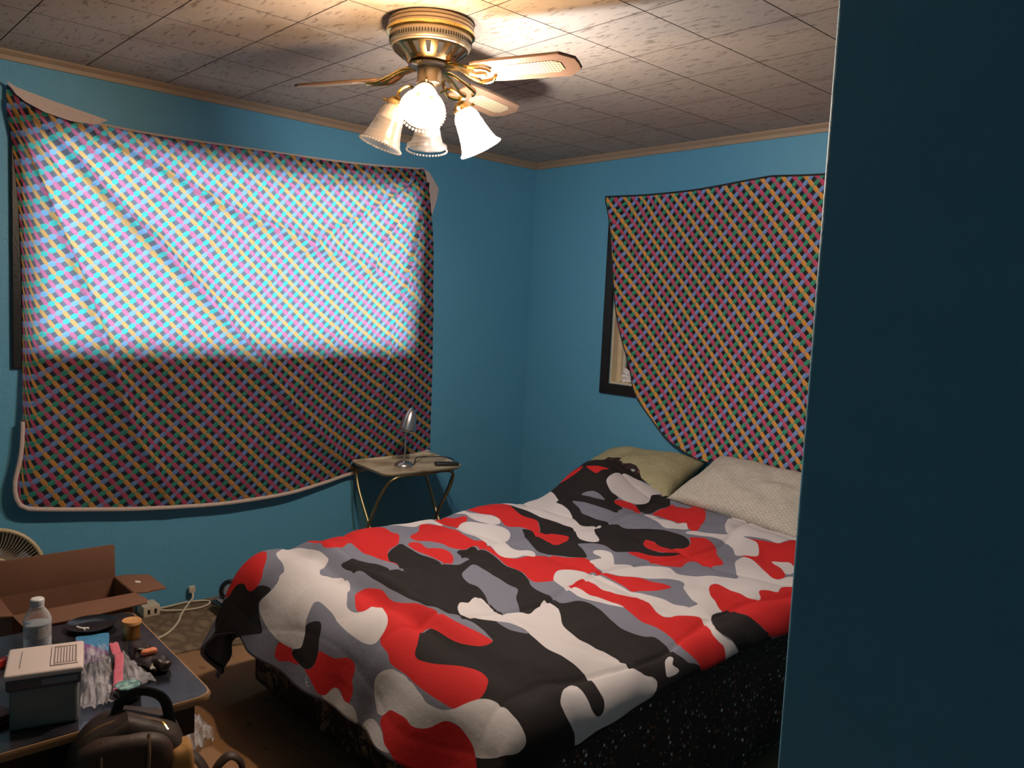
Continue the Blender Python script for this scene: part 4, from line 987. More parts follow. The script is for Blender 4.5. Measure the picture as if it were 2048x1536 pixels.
rem = thing('remote_control', 'slim black remote control lying at the right end of the tray table', 'remote control', (-3.27, 2.60, TZ-0.006))
bx_ = Matrix.Translation((-3.283, 2.605, TZ+0.004)) @ Matrix.Rotation(math.radians(62), 4, 'Z')
bm = bmesh.new(); add_box(bm, -0.062, 0.062, -0.021, 0.021, -0.0095, 0.0085, 0.006, 3); bm.transform(bx_)
from_bm('body', bm, M_BLACK, rem, True)
M_RUBBER = plain('dark_grey_rubber', (0.035, 0.035, 0.038), 0.7)
for i in range(6):
    for j in range(2):
        bm = bmesh.new(); add_box(bm, -0.046+i*0.017, -0.037+i*0.017, -0.012+j*0.015, -0.003+j*0.015, 0.008, 0.0105, 0.0015, 1); bm.transform(bx_)
        from_bm('button', bm, M_RUBBER, rem, True)
# ------------------------------------------------------------------ things on the floor by the left wall
def rug_mat():
    t = NT('leaf_carved_rug'); v = t.coord('Object')
    vo = t.n('TexVoronoi', {'feature': 'DISTANCE_TO_EDGE'}, Vector=t.n('VectorMath', {'operation': 'ADD'}, i0=t.scale(v, (11, 17, 1)), i1=t.n('VectorMath', {'operation': 'SCALE'}, i0=t.noise(5, v, 2, out=1), Scale=1.6).outputs[0]).outputs[0], Scale=1.0)
    d = vo.outputs['Distance']
    leaf = t.ramp(d, [(0.0, (0, 0, 0)), (0.30, (1, 1, 1))])
    c = t.mix(leaf, (0.12, 0.078, 0.048), (0.27, 0.19, 0.12))
    c = t.mix(t.math('MULTIPLY', t.noise(20, v), 0.4), c, (0.16, 0.12, 0.07))
    c = t.mix(t.math('MULTIPLY', t.noise(300, v, 1), 0.35), c, (0.09, 0.06, 0.035))
    return t.done(t.bsdf(c, 0.95, 0, t.bump(leaf, 0.006, 0.7)))
rug = slab('floral_rug', [(-3.63, -0.2), (-3.17, -0.2), (-3.15, 0.6), (-3.12, 1.24), (-3.02, 1.55), (-3.06, 3.2), (-3.63, 3.2)], (0, 0, 0), (1, 0, 0), (0, 1, 0), (0, 0, 1), 0.0, 0.008, rug_mat(), None, loc=(-3.4, 1.3, 0))
meta(rug, 'brown leaf-patterned rug laid along the window wall', 'rug')

M_CORD = plain('cream_cord', (0.62, 0.53, 0.40), 0.5)
cord = thing('extension_cord', 'cream extension cord looped on the rug between the cardboard box and the bed', 'cord', (-3.5, 1.35, 0.01))
tube('cable', [(-3.57, 1.262, 0.03), (-3.60, 1.32, 0.018), (-3.612, 1.40, 0.016), (-3.60, 1.46, 0.015), (-3.575, 1.492, 0.014), (-3.54, 1.475, 0.014), (-3.52, 1.43, 0.014), (-3.525, 1.37, 0.015), (-3.55, 1.29, 0.022), (-3.565, 1.262, 0.028)], 0.0042, M_CORD, cord, 8, 8)
tube('cable', [(-3.622, 1.432, 0.060), (-3.605, 1.430, 0.035), (-3.56, 1.39, 0.024), (-3.49, 1.335, 0.014), (-3.41, 1.29, 0.013), (-3.33, 1.225, 0.013), (-3.29, 1.16, 0.013), (-3.28, 1.05, 0.013), (-3.25, 0.9, 0.013)], 0.0048, M_CORD, cord, 8, 8)
bm = bmesh.new(); add_box(bm, -3.637, -3.615, 1.418, 1.446, 0.052, 0.082, 0.005, 2); from_bm('plug', bm, M_CORD, cord, True)
bm = bmesh.new(); add_box(bm, -3.632, -3.545, 1.195, 1.265, 0.008, 0.056, 0.006, 2); from_bm('outlet_block', bm, M_CORD, cord, True)
for k in range(2):
    bm = bmesh.new(); add_box(bm, -3.545, -3.5435, 1.212+k*0.028, 1.222+k*0.028, 0.022, 0.042, 0.001, 1); from_bm('socket_slot', bm, M_SLOT, cord, False)

gad = thing('power_adapter', 'black boxy gadget with a round top lying on the floor by the bed foot corner', 'adapter', (-3.40, 1.50, 0))
M_SHINY = plain('glossy_black', (0.012, 0.012, 0.015), 0.2)
M_GREY = plain('mid_grey_plastic', (0.22, 0.23, 0.26), 0.35)
bm = bmesh.new(); add_box(bm, -3.47, -3.36, 1.455, 1.565, 0.0, 0.060, 0.010, 2); from_bm('body', bm, M_SHINY, gad, True)
bm = bmesh.new(); add_box(bm, -3.455, -3.375, 1.47, 1.55, 0.0605, 0.066, 0.002, 1); from_bm('face_plate', bm, M_GREY, gad, True)
pth = [Vector((-3.42, 1.520, 0.104))+Vector((0.012*math.cos(a), 0.034*math.cos(a)*1.0, 0.040*math.sin(a))) for a in np.linspace(0, 2*math.pi, 28)]
vs, fs = tube_data(pth, 0.010, 8); from_data('ring', vs, fs, M_SHINY, gad, True, recalc=True)
lathe('dial', [(0, 0.024), (0.008, 0.024), (0.010, 0.018)], (-3.424, 1.520, 0.104), M_GREY, gad, (0.95, -0.3, 0.1), 20)

# --- round fan behind the box
M_BEIGE = plain('yellowed_beige_plastic', (0.50, 0.40, 0.24), 0.4)
M_WIRE = plain('dusty_fan_wire', (0.30, 0.25, 0.19), 0.5)
pf = thing('table_fan', 'round beige table fan standing on the floor behind the cardboard box', 'fan', (-3.42, 0.60, 0))
fc = Vector((-3.40, 0.615, 0.345)); fr = 0.165
fa = Vector((0.97, -0.12, 0.2)).normalized(); fx, fy, _ = frame_from(fa)
def ringp(c, r, n=48): return [c+fx*(r*math.cos(a))+fy*(r*math.sin(a)) for a in np.linspace(0, 2*math.pi, n+1)]
vs, fs = tube_data(ringp(fc, fr), 0.0085, 10); from_data('grille_ring', vs, fs, M_BEIGE, pf, True, recalc=True)
vs, fs = tube_data(ringp(fc+fa*0.035, 0.062), 0.006, 8); from_data('hub_ring', vs, fs, M_BEIGE, pf, True, recalc=True)
lathe('hub_cap', [(0.034, 0.058), (0.038, 0.05), (0.040, 0.0)], fc, M_SLOT, pf, fa, 32, cap0=False, cap1=False)
V_, F_ = [], []
for k in range(80):
    a = 2*math.pi*k/80; e = fx*math.cos(a)+fy*math.sin(a); e2 = fx*math.cos(a+0.25)+fy*math.sin(a+0.25)
    vs, fs = tube_data(smooth_path([fc+e2*0.06+fa*0.035, fc+e*0.115+fa*0.028, fc+e*fr], 3), 0.0011, 4)
    o = len(V_); V_ += vs; F_ += [tuple(i+o for i in f) for f in fs]
g = from_data('grille_wires', V_, F_, M_WIRE, pf, True, recalc=True); g['kind'] = 'stuff'
lathe('rear_grille', [(-0.06, 0.03), (-0.058, 0.10), (-0.03, 0.155), (-0.005, fr-0.004)], fc, M_WIRE, pf, fa, 40, cap1=False)
for k in range(4):
    a = math.pi/2*k+0.3; e = fx*math.cos(a)+fy*math.sin(a); e2 = fa.cross(e)
    pl = [(0.02, -0.02), (0.06, -0.055), (0.125, -0.06), (0.14, 0.0), (0.12, 0.045), (0.05, 0.025)]
    slab('fan_blade', pl, fc-fa*0.015, e, (e2+fa*0.3).normalized(), (fa-e2*0.3).normalized(), -0.001, 0.001, M_GREY, pf)
lathe('motor', [(-0.115, 0.03), (-0.11, 0.045), (-0.06, 0.05), (-0.02, 0.03)], fc, M_BEIGE, pf, fa, 24)
tube('neck', [(-3.49, 0.625, 0.32), (-3.485, 0.62, 0.2), (-3.46, 0.61, 0.03)], 0.018, M_BEIGE, pf, 12, 6)
lathe('base', [(0.008, 0.11), (0.02, 0.112), (0.034, 0.09), (0.042, 0.03)], (-3.45, 0.60, 0), M_BEIGE, pf, (0, 0, 1), 32)

# --- open cardboard box
def card_mat():
    t = NT('brown_cardboard'); v = t.coord('Object')
    c = t.mix(t.noise(7, v, 3), (0.165, 0.072, 0.040), (0.22, 0.100, 0.058))
    return t.done(t.bsdf(c, 0.8, 0, t.bump(t.noise(90, t.scale(v, (1, 1, 0.1)), 1), 0.0006, 0.3)))
M_CARD = card_mat()
M_PLY = plain('cardboard_edge', (0.40, 0.26, 0.16), 0.8)
M_LABEL = plain('white_paper', (0.75, 0.72, 0.70), 0.7)
cb = thing('cardboard_box', 'open brown cardboard box with its flaps spread behind the black table', 'box', (-2.99, 0.765, 0))
kx0, kx1, ky0, ky1, kz = -3.105, -2.892, 0.575, 0.945, 0.362
th = 0.005
box('bottom', (kx0, kx1, ky0, ky1, 0.010, 0.015), M_CARD, cb)
box('side_panel', (kx0, kx0+th, ky0, ky1, 0.010, kz), M_CARD, cb)
box('side_panel', (kx1-th, kx1, ky0, ky1, 0.010, kz), M_CARD, cb)
box('side_panel', (kx0+th, kx1-th, ky0, ky0+th, 0.010, kz), M_CARD, cb)
box('side_panel', (kx0+th, kx1-th, ky1-th, ky1, 0.010, kz), M_CARD, cb)
def flap(poly, origin, ux, uy, label=None):
    ux, uy = Vector(ux).normalized(), Vector(uy).normalized(); n = ux.cross(uy)
    return slab('flap', poly, origin, ux, uy, n, -th/2, th/2, M_CARD, cb, 0.001, label=label)
wy = ky1-ky0; wx = kx1-kx0
flap([(0, 0), (wy, 0), (wy-0.003, 0.118), (wy-0.012, 0.122), (0.01, 0.122), (0.0, 0.118)], (kx0+th/2, ky0, kz), (0, 1, 0), (0.0, 0, 1), 'back flap standing upright')
f2 = flap([(0, 0), (wx, 0), (wx+0.012, 0.045), (wx+0.005, 0.047), (wx-0.004, 0.112), (0.03, 0.112), (0.0, 0.04)], (kx0, ky1-th/2, kz), (1, 0, 0), (0, 1, -0.05), 'right flap folded out with a scrap of white label')
slab('label_scrap', [(0.085, 0.045), (0.105, 0.040), (0.118, 0.052), (0.100, 0.060)], (kx0, ky1-th/2, kz), Vector((1, 0, 0)), Vector((0, 1, -0.05)).normalized(), Vector((0, 0.05, 1)).normalized(), 0.0026, 0.0032, M_LABEL, f2)
flap([(0, 0), (wy, 0), (wy+0.028, 0.05), (wy+0.02, 0.07), (wy*0.5, 0.082), (0.02, 0.078)], (kx1-th/2, ky0, kz), (0, 1, 0), (1, 0, -0.30), 'front flap folded down towards the table')
flap([(0, 0), (wx, 0), (wx-0.01, 0.11), (0.01, 0.11)], (kx0, ky0+th/2, kz), (1, 0, 0), (0, -1, 0.12))

# ------------------------------------------------------------------ black coffee table
def lacquer_mat():
    t = NT('scuffed_black_lacquer'); v = t.coord('Object')
    n = t.noise(7, v, 5, 0.62)
    c = t.mix(t.ramp(n, [(0.42, (0, 0, 0)), (0.7, (1, 1, 1))]), (0.012, 0.012, 0.016), (0.045, 0.040, 0.050))
    r = t.n('MapRange', i0=t.noise(5, v, 3), i1=0.3, i2=0.7, i3=0.12, i4=0.34).outputs[0]
    return t.done(t.bsdf(c, r, 0, t.bump(t.noise(16, v, 2), 0.001, 0.25)))
M_LACQ = lacquer_mat()
M_TABLE = plain('black_table_wood', (0.010, 0.009, 0.009), 0.5)
M_BAND = plain('worn_wood_edge_band', (0.30, 0.17, 0.08), 0.45, var=0.4, nscale=14)
TT = 0.42
QX0, QX1, QY0, QY1 = -2.585, -1.915, -0.40, 0.835
ct_ = thing('coffee_table', 'scuffed black coffee table with a rounded corner and worn wood edge', 'table', ((QX0+QX1)/2, 0.2, 0))
RPT = round_poly([(QX0, QY0), (QX1, QY0), (QX1, QY1-0.02), (QX0, QY1)], 0.045, 6)
slab('tabletop', shrink(RPT, 0.993), (0, 0, 0), (1, 0, 0), (0, 1, 0), (0, 0, 1), TT-0.020, TT, M_LACQ, ct_)
bm = bmesh.new(); n = len(RPT)
rings = [(shrink(RPT, 0.992), TT-0.0005), (shrink(RPT, 1.0), TT-0.001), (shrink(RPT, 1.006), TT-0.008), (shrink(RPT, 1.002), TT-0.020), (shrink(RPT, 0.992), TT-0.021)]
vv = [[bm.verts.new((p[0], p[1], z)) for p in poly] for poly, z in rings]
for i in range(len(rings)):
    for k in range(n): bm.faces.new((vv[i][k], vv[i][(k+1) % n], vv[(i+1) % len(rings)][(k+1) % n], vv[(i+1) % len(rings)][k]))
from_bm('edge_band', bm, M_BAND, ct_, True, label='worn light wood edge')
box('apron', (QX0+0.04, QX1-0.03, QY0+0.04, QY1-0.055, TT-0.105, TT-0.021), M_TABLE, ct_, 0.002)
for px_ in (QX0+0.08, QX1-0.16):
    for py_ in (QY0+0.08, QY1-0.16):
        box('leg', (px_-0.03, px_+0.03, py_-0.03, py_+0.03, 0.0, TT-0.10), M_TABLE, ct_, 0.003)

# water bottle
def clear_mat(name, tint, transp, rough=0.08):
    t = NT(name)
    tr = t.n('BsdfTransparent', Color=tint).outputs[0]
    gl = t.bsdf(tint, rough, 0, None, Specular_IOR_Level=0.8)
    lw = t.n('LayerWeight', Blend=0.35).outputs['Facing']
    f = t.n('MapRange', i0=lw, i1=0.0, i2=1.0, i3=1-transp, i4=0.85).outputs[0]
    return t.done(t.n('MixShader', i0=f, i1=tr, i2=gl).outputs[0])
M_PET = clear_mat('clear_bottle_plastic', (0.90, 0.92, 0.95), 0.96)
M_WATER = clear_mat('still_water', (0.80, 0.85, 0.88), 0.93)
M_WHITE_PL = plain('white_plastic', (0.72, 0.70, 0.70), 0.4)
BOX_, BOY_ = -2.365, 0.528
wb = thing('water_bottle', 'half full clear water bottle with a white cap behind the white-lidded canister', 'bottle', (BOX_, BOY_, TT))
bp = (BOX_, BOY_, TT)
lathe('body', [(0.0000, 0.020), (0.0009, 0.027), (0.0052, 0.032), (0.0258, 0.033), (0.0292, 0.031), (0.0327, 0.033), (0.0602, 0.033), (0.0645, 0.0325), (0.1015, 0.0325), (0.1049, 0.0335), (0.1118, 0.033), (0.1247, 0.028), (0.1376, 0.020), (0.1462, 0.014), (0.1488, 0.0125), (0.1600, 0.0125)], bp, M_PET, wb, seg=36, cap1=False)
lathe('water', [(0.0034, 0.026), (0.0069, 0.031), (0.0602, 0.0315), (0.1015, 0.0312), (0.1023, 0.0)], bp, M_WATER, wb, seg=32, cap1=False)
def label_mat():
    t = NT('printed_bottle_label'); v = t.coord('Object')
    b = t.math('GREATER_THAN', t.noise(90, t.scale(v, (1, 1, 0.7)), 2), 0.55)
    c = t.mix(t.math('MULTIPLY', b, 0.45), (0.50, 0.46, 0.44), (0.20, 0.19, 0.24))
    tr = t.n('BsdfTransparent').outputs[0]
    return t.done(t.n('MixShader', i0=0.6, i1=tr, i2=t.bsdf(c, 0.4)).outputs[0])
lathe('label', [(0.0671, 0.0329), (0.0989, 0.0329)], bp, label_mat(), wb, seg=36, cap0=False, cap1=False, label='pale printed label')
cap = lathe('cap', [(0.1505, 0.0155), (0.1522, 0.0165), (0.1651, 0.0165), (0.1677, 0.014), (0.1686, 0.0)], bp, M_WHITE_PL, wb, seg=40, cap1=False, ripple=lambda i, k: 0.02*(k % 2))
lathe('cap_ring', [(0.1462, 0.0160), (0.1492, 0.0160)], bp, M_WHITE_PL, wb, seg=30)

# white-lidded canister
def spin(a): return Matrix.Rotation(a, 4, 'Z')
M_LID = plain('cream_white_lid', (0.72, 0.60, 0.56), 0.35, nscale=6, var=0.05)
M_SMOKE = plain('smoky_grey_plastic', (0.19, 0.205, 0.195), 0.25)
M_SMOKE2 = plain('dark_smoked_band', (0.10, 0.088, 0.10), 0.2)
cz0, cz1 = TT, 0.548
bin_ = thing('storage_canister', 'smoky grey canister with a white vented lid on the black table', 'canister', (-2.045, 0.473, TT))
BR = Matrix.Translation((-2.045, 0.473, 0)) @ spin(-0.27)
def bpart(name, b, mat, parent=bin_, bev=0.0, seg=3, label=None):
    bm = bmesh.new(); add_box(bm, *b, bev=bev, seg=seg); bm.transform(BR); return from_bm(name, bm, mat, parent, True, label=label)
bpart('body', (-0.070, 0.070, -0.068, 0.068, cz0, cz1-0.022), M_SMOKE, bev=0.012)
bpart('band', (-0.075, 0.075, -0.074, 0.074, cz1-0.034, cz1-0.006), M_SMOKE2, bev=0.006)
lid = bpart('lid', (-0.078, 0.078, -0.078, 0.078, cz1-0.008, cz1+0.006), M_LID, bev=0.006, label='cream white lid')
# slotted vent grate on the lid's right half, recess shade painted as a panel
bpart('vent_recess_shade', (-0.050, 0.050, 0.016, 0.062, cz1+0.0061, cz1+0.0068), plain('lid_recess_shade', (0.36, 0.30, 0.29), 0.5), lid)
for b in ((-0.055, 0.055, 0.062, 0.067), (-0.055, 0.055, 0.011, 0.016), (-0.055, -0.050, 0.016, 0.062), (0.050, 0.055, 0.016, 0.062)):
    bpart('vent_rim', (b[0], b[1], b[2], b[3], cz1+0.0061, cz1+0.0090), M_LID, lid, 0.001, 1)
for k in range(7):
    y = 0.0195+k*0.0060
    bpart('vent_slat', (-0.044, 0.044, y, y+0.0034, cz1+0.0066, cz1+0.0086), M_LID, lid, 0.0006, 1)
bpart('lid_seam', (-0.052, 0.045, -0.050, -0.0485, cz1+0.0055, cz1+0.0064), M_SMOKE2, lid)
bpart('window_strip', (0.0745, 0.0762, -0.005, 0.066, cz1-0.026, cz1-0.013), M_GREY, bin_, 0.0005, 1)

# gold tin
M_TIN = plain('copper_gold_tin', (0.62, 0.30, 0.085), 0.32, 0.85, nscale=12)
jar = thing('gold_tin', 'small copper gold tin with a lid near the back edge of the black table', 'tin', (-2.375, 0.768, TT))
lathe('tin_body', [(0, 0.022), (0.001, 0.0235), (0.040, 0.0235)], (-2.375, 0.768, TT), M_TIN, jar, seg=32)
lathe('lid', [(0.040, 0.0252), (0.041, 0.0262), (0.050, 0.0262), (0.0515, 0.0250), (0.0505, 0.022), (0.0505, 0.0)], (-2.375, 0.768, TT), plain('matte_copper_lid', (0.72, 0.36, 0.13), 0.5, 0.4), jar, seg=32, cap1=False)

# black plate with a scrap of paper
pl_ = lathe('plate', [(0.0, 0.030), (0.002, 0.034), (0.006, 0.055), (0.012, 0.066), (0.0145, 0.0675), (0.013, 0.064), (0.007, 0.052), (0.005, 0.032), (0.005, 0.0)], (-2.510, 0.700, TT), M_SHINY, None, seg=40, cap1=False, loc=(-2.510, 0.700, TT))
meta(pl_, 'shallow black dish on the black table next to the cardboard box', 'dish')
sc_ = thing('paper_scrap', 'tiny twisted white paper scrap lying in the black dish', 'paper', (-2.49, 0.672, TT+0.008))
tube('twist', [(-2.505, 0.660, TT+0.014), (-2.492, 0.668, TT+0.012), (-2.478, 0.684, TT+0.013)], 0.0032, M_LABEL, sc_, 6, 4)
tube('twist_end', [(-2.492, 0.668, TT+0.012), (-2.482, 0.672, TT+0.012), (-2.472, 0.672, TT+0.012)], 0.0024, M_LABEL, sc_, 6, 4)

# purple and blue card
def card_print():
    t = NT('purple_blue_printed_card'); v = t.coord('Object')
    s = t.n('SeparateXYZ', Vector=v)
    k = t.math('ADD', t.math('ADD', t.math('MULTIPLY', s.outputs[1], 1.0), t.math('MULTIPLY', s.outputs[0], -0.35)), t.math('MULTIPLY', t.noise(120, v, 1), 0.008))
    c = t.mix(t.math('GREATER_THAN', k, 0.006), (0.28, 0.10, 0.30), (0.06, 0.26, 0.50))
    c = t.mix(t.math('MULTIPLY', t.ramp(t.noise(150, v, 2), [(0.58, (0, 0, 0)), (0.63, (1, 1, 1))]), 0.5), c, (0.06, 0.05, 0.12))
    return t.done(t.bsdf(c, 0.5))
cdo = slab('printed_card', round_poly([(-2.462, 0.645), (-2.268, 0.600), (-2.258, 0.672), (-2.44, 0.728)], 0.012, 3), (0, 0, TT), (1, 0, 0), (0, 1, 0), (0, 0, 1), 0.0005, 0.003, card_print(), None, loc=(-2.36, 0.665, TT))
meta(cdo, 'purple and blue printed card tucked under the clear zip bag', 'card')

# clear zip bag with pink zip strip
def film_mat(name, tint, k):
    t = NT(name); v = t.coord('Object')
    nm = t.bump(t.noise(45, v, 5, 0.7), 0.006, 0.9)
    tr = t.n('BsdfTransparent', Color=(0.95, 0.95, 0.97)).outputs[0]
    gl = t.bsdf(tint, 0.16, 0, nm, Specular_IOR_Level=1.0)
    f = t.n('MapRange', i0=t.noise(16, v, 4, 0.65), i1=0.35, i2=0.68, i3=k*0.4, i4=k*1.45).outputs[0]
    return t.done(t.n('MixShader', i0=f, i1=tr, i2=gl).outputs[0])
M_FILM = film_mat('crinkled_clear_film', (0.62, 0.60, 0.66), 0.5)
M_FILM2 = film_mat('clear_bag_film', (0.60, 0.62, 0.66), 0.45)
M_PINK = plain('pink_zip_strip', (0.62, 0.14, 0.20), 0.35)
def crumple(name, quad, n, amp, seed, mat, parent, z0, dome=0.0):
    a, b = np.meshgrid(np.linspace(0, 1, n), np.linspace(0, 1, n), indexing='ij')
    q = [np.array(p) for p in quad]
    xy = ((1-a)*(1-b))[..., None]*q[0]+(a*(1-b))[..., None]*q[1]+(a*b)[..., None]*q[2]+((1-a)*b)[..., None]*q[3]
    h = np.abs(vnoise(a*5+seed, b*5, seed))+0.6*np.abs(vnoise(a*11, b*9+seed, seed+1))
    wob = 0.10*np.stack([vnoise(a*4, b*4, seed+2), vnoise(a*4, b*4, seed+3)], -1)*np.linalg.norm(q[1]-q[0])*0.5
    xy = xy+wob*np.clip(np.minimum(np.minimum(a, 1-a), np.minimum(b, 1-b))*8, 0.35, 1)[..., None]
    z = z0+amp*h+dome*np.sin(a*math.pi)*np.sin(b*math.pi)
    P = np.concatenate([xy, z[..., None]], -1)
    return grid_mesh(P, np.stack([a, b], -1), name, mat, parent)
zb = thing('zip_bag', 'crinkled clear zip bag with a pink zip lying across the black table', 'bag', (-2.13, 0.635, TT+0.004))
crumple('bag_film', [(-2.33, 0.628), (-2.33, 0.690), (-1.985, 0.612), (-1.985, 0.53)], 36, 0.016, 41, M_FILM, zb, TT+0.005, 0.016)
crumple('bag_flap', [(-2.28, 0.690), (-2.25, 0.722), (-2.045, 0.722), (-2.02, 0.625)], 26, 0.010, 47, M_FILM, zb, TT+0.004, 0.010)
zp = [(-2.285, 0.690), (-2.20, 0.680), (-2.10, 0.648), (-1.985, 0.612)]
P = np.zeros((24, 5, 3))
zz_ = catmull2(zp, 8, closed=False)[:24]
for i in range(24):
    for j in range(5):
        P[i, j] = (zz_[i, 0], zz_[i, 1]+(j-2)*0.0055, TT+0.030+0.006*math.sin(i*0.9)+0.003*(j % 2))
grid_mesh(P, P[..., :2], 'zip_strip', M_PINK, zb)

# dark leather pouch with an orange tab
M_POUCH = plain('dark_brown_leather', (0.022, 0.010, 0.007), 0.4, var=0.4, bump=0.001)
po = thing('leather_pouch', 'crumpled dark leather pouch with an orange tab at the table edge', 'pouch', (-2.165, 0.745, TT))
def lump(name, c, r, mat, parent, seed, amp=0.25, e=0.7):
    vs, fs = superbox(c, r, e, e, 22, 14)
    arr = np.array([tuple(v) for v in vs]); d = arr-np.array(c)
    k = 1+amp*vnoise(d[:, 0]*60+seed, d[:, 1]*60+d[:, 2]*40, seed)
    arr = np.array(c)+d*k[:, None]; arr[:, 2] = np.maximum(arr[:, 2], c[2]-r[2])
    return from_data(name, arr.tolist(), fs, mat, parent, True)
lump('pouch_body', (-2.15, 0.748, TT+0.014), (0.055, 0.034, 0.014), M_POUCH, po, 3)
lump('pouch_fold', (-2.222, 0.738, TT+0.018), (0.034, 0.028, 0.018), M_POUCH, po, 6, 0.35)
lump('pouch_fold', (-2.105, 0.756, TT+0.018), (0.026, 0.020, 0.018), M_POUCH, po, 8, 0.35)
lump('tab', (-2.172, 0.745, TT+0.034), (0.010, 0.019, 0.008), plain('orange_tab', (0.72, 0.22, 0.10), 0.5), po, 5, 0.2)

# dark candle jar with green wax
gj = thing('candle_jar', 'low dark jar with a marbled green top behind the backpack handle', 'jar', (-2.005, 0.640, TT))
lathe('jar_body', [(0, 0.026), (0.004, 0.030), (0.030, 0.032), (0.036, 0.030)], (-2.005, 0.640, TT), M_SHINY, gj, seg=32)
t = NT('marbled_green_wax'); v = t.coord('Object')
gm = t.done(t.bsdf(t.mix(t.ramp(t.noise(60, v, 3), [(0.42, (0, 0, 0)), (0.6, (1, 1, 1))]), (0.05, 0.16, 0.14), (0.30, 0.48, 0.42)), 0.2))
lathe('green_top', [(0.036, 0.0285), (0.038, 0.027), (0.0385, 0.0)], (-2.005, 0.640, TT), gm, gj, seg=32, cap1=False)

# things at the left edge of the table
M_RED = plain('red_plastic', (0.50, 0.03, 0.02), 0.4)
rl = thing('lighter', 'red pocket lighter with a pale end left of the canister', 'lighter', (-2.36, 0.44, TT))
LR = Matrix.Translation((-2.365, 0.432, TT+0.012)) @ spin(1.95)
bm = bmesh.new(); add_box(bm, -0.045, 0.030, -0.012, 0.012, -0.0115, 0.0115, 0.005, 3); bm.transform(LR); from_bm('lighter_body', bm, M_RED, rl, True)
bm = bmesh.new(); add_box(bm, 0.0305, 0.046, -0.011, 0.011, -0.0105, 0.0105, 0.003, 2); bm.transform(LR); from_bm('lighter_top', bm, M_CORD, rl, True)
wl = thing('wallet', 'worn reddish brown wallet left of the canister at the table front', 'wallet', (-2.07, 0.365, TT))
WR = Matrix.Translation((-2.075, 0.352, TT)) @ spin(0.25)
M_RUST = plain('rust_leather', (0.20, 0.05, 0.025), 0.5, var=0.3)
for k, (z0_, z1_, g_) in enumerate(((0.0, 0.009, 0.0), (0.0105, 0.021, 0.003))):
    bm = bmesh.new(); add_box(bm, -0.042+g_, 0.042-g_, -0.052, 0.052-g_, z0_, z1_, 0.004, 2); bm.transform(WR); from_bm('wallet_half', bm, M_RUST, wl, True)
bm = bmesh.new(); add_box(bm, -0.040, 0.040, -0.0515, -0.046, 0.004, 0.018, 0.002, 2); bm.transform(WR); from_bm('spine', bm, M_RUST, wl, True)

# ------------------------------------------------------------------ backpack in front of the table
M_LEATHER = plain('dark_brown_backpack_leather', (0.030, 0.016, 0.011), 0.62, var=0.45, nscale=9, bump=0.0012)
M_LEATHER2 = plain('reddish_brown_leather_panel', (0.040, 0.019, 0.012), 0.6, var=0.35, nscale=11, bump=0.001)
M_MUSTARD = plain('mustard_suede_panel', (0.34, 0.17, 0.045), 0.75, var=0.2)
M_WEB = plain('black_webbing', (0.012, 0.010, 0.009), 0.7)
M_PIPE = plain('tan_piping', (0.16, 0.09, 0.045), 0.6)
bk = thing('backpack', 'dark brown leather backpack with a mustard side panel standing before the black table', 'backpack', (-1.80, 0.57, 0))
BA = math.radians(-14)
BKM = Matrix.Translation((-1.800, 0.575, -0.045)) @ Matrix.Rotation(BA, 4, 'Z') @ Matrix.Rotation(math.radians(-4), 4, 'Y')
B3 = BKM.to_3x3()
def bw(p): return BKM @ Vector(p)
def sb(name, c, r, e1, e2, mat, seg=28, rings=20, warp=None, label=None, amp=0.004, seed=0):
    vs, fs = superbox((0, 0, 0), r, e1, e2, seg, rings, None, warp)
    arr = np.array([tuple(v) for v in vs])
    nz = vnoise(arr[:, 1]*16+seed, arr[:, 2]*14+arr[:, 0]*9, seed+11)
    ln = np.linalg.norm(arr/np.array(r), axis=1)+1e-6
    arr = arr*(1+amp/min(r)*nz*np.clip(ln, 0, 1))[:, None]
    vs = [bw(Vector(c)+Vector(p)) for p in arr]
    return from_data(name, vs, fs, mat, bk, True, label=label, recalc=True)
tap = lambda p: Vector((p.x, p.y*(1.0-0.12*max(0, p.z)/0.26-0.03*p.z), p.z-0.05*max(0, p.z/0.26)*abs(p.y/0.13)**2))
sb('main_body', (0, 0, 0.285), (0.072, 0.136, 0.236), 0.40, 0.30, M_LEATHER, warp=tap, seed=1)
sb('front_panel', (0.062, -0.012, 0.300), (0.028, 0.108, 0.190), 0.40, 0.40, M_LEATHER2, warp=tap, seed=2)
sb('front_pocket', (0.082, -0.012, 0.175), (0.034, 0.104, 0.120), 0.40, 0.40, M_LEATHER, seed=3)
sb('side_panel', (0.052, 0.106, 0.255), (0.034, 0.026, 0.195), 0.5, 0.35, M_MUSTARD, seed=4, label='mustard suede side panel')
sb('side_pocket', (-0.004, 0.142, 0.200), (0.052, 0.030, 0.140), 0.5, 0.45, M_LEATHER, seed=5)
sb('top_flap', (0.040, -0.008, 0.445), (0.052, 0.098, 0.055), 0.5, 0.5, M_LEATHER2, seed=6, warp=lambda p: Vector((p.x, p.y, p.z-0.018*abs(p.y/0.098)**2)))
for yy_ in (-0.052, 0.040):
    tube('panel_piping', [bw((0.074, yy_, 0.494)), bw((0.0945, yy_-0.002, 0.455)), bw((0.097, yy_-0.005, 0.405)), bw((0.094, yy_-0.006, 0.36))], 0.0034, M_PIPE, bk, 6, 5)
tube('zipper', [bw((0.020, -0.110, 0.420)), bw((0.022, -0.085, 0.487)), bw((0.022, -0.03, 0.5115)), bw((0.022, 0.03, 0.509)), bw((0.022, 0.082, 0.482)), bw((0.022, 0.112, 0.42)), bw((0.022, 0.128, 0.33))], 0.0042, M_PIPE, bk, 6, 6)
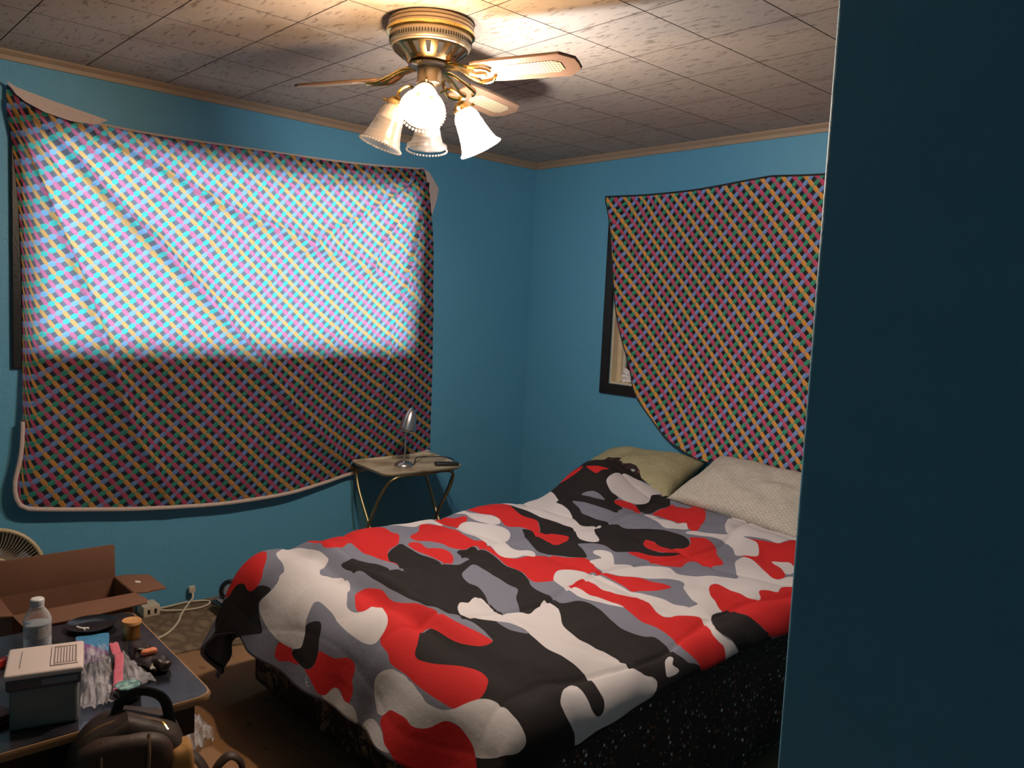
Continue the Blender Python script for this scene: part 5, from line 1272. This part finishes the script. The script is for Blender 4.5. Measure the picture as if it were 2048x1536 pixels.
tube('zipper_pull', [bw((0.027, 0.070, 0.494)), bw((0.034, 0.074, 0.490)), bw((0.046, 0.080, 0.482))], 0.0032, M_GOLD, bk, 6, 4)
hp = [bw((-0.02, -0.022, 0.505)), bw((-0.018, -0.012, 0.535)), bw((-0.015, 0.018, 0.556)), bw((-0.015, 0.052, 0.550)), bw((-0.015, 0.080, 0.525)), bw((-0.015, 0.092, 0.470))]
vs, fs = tube_data(smooth_path(hp, 7), 0.0125, 10, squash=0.45); from_data('carry_handle', vs, fs, M_WEB, bk, True, recalc=True)
st_ = [bw((0.0, 0.118, 0.415)), bw((0.018, 0.150, 0.385)), bw((0.035, 0.168, 0.345)), bw((0.045, 0.178, 0.29)), bw((0.045, 0.180, 0.20))]
vs, fs = tube_data(smooth_path(st_, 7), 0.015, 10, squash=0.35); from_data('side_strap', vs, fs, M_LEATHER, bk, True, recalc=True)
lp = [bw((0.045, 0.172, 0.352)), bw((0.045, 0.190, 0.382)), bw((0.045, 0.214, 0.395)), bw((0.045, 0.236, 0.375)), bw((0.045, 0.240, 0.335)), bw((0.045, 0.225, 0.29)), bw((0.045, 0.195, 0.255))]
vs, fs = tube_data(smooth_path(lp, 7), 0.0145, 10, squash=0.5); from_data('strap_loop', vs, fs, M_LEATHER2, bk, True, recalc=True)
tube('strap_buckle', [bw((0.060, 0.165, 0.330)), bw((0.062, 0.176, 0.318)), bw((0.062, 0.184, 0.300))], 0.004, M_GOLD, bk, 6, 4)

# ------------------------------------------------------------------ scraps of clear bag: on the floor, on the back window sill
cbag = thing('plastic_bag', 'crumpled clear plastic bag on the carpet behind the backpack', 'bag', (-2.46, 1.02, 0.0))
crumple('bag_film', [(-2.56, 0.965), (-2.57, 1.045), (-2.40, 1.03), (-2.38, 0.95)], 24, 0.035, 61, M_FILM2, cbag, 0.004, 0.03)
wbag = thing('plastic_bag', 'scrap of white plastic bag caught on the back window sill', 'bag', (-2.868, YB+0.03, BZ0+0.012))
a, b = np.meshgrid(np.linspace(0, 1, 14), np.linspace(0, 1, 18), indexing='ij')
P = np.stack([-2.905+0.07*a+0.012*vnoise(a*4, b*5, 71), YB+0.012+0.018*np.abs(vnoise(a*5, b*5, 72)), BZ0+0.013+0.075*b*(1-0.5*np.abs(a-0.35))+0.006*vnoise(a*6, b*6, 73)], -1)
o = grid_mesh(P, np.stack([a, b], -1), 'bag_film', M_LABEL, wbag)
o.modifiers.new('thickness', 'SOLIDIFY').thickness = 0.0008
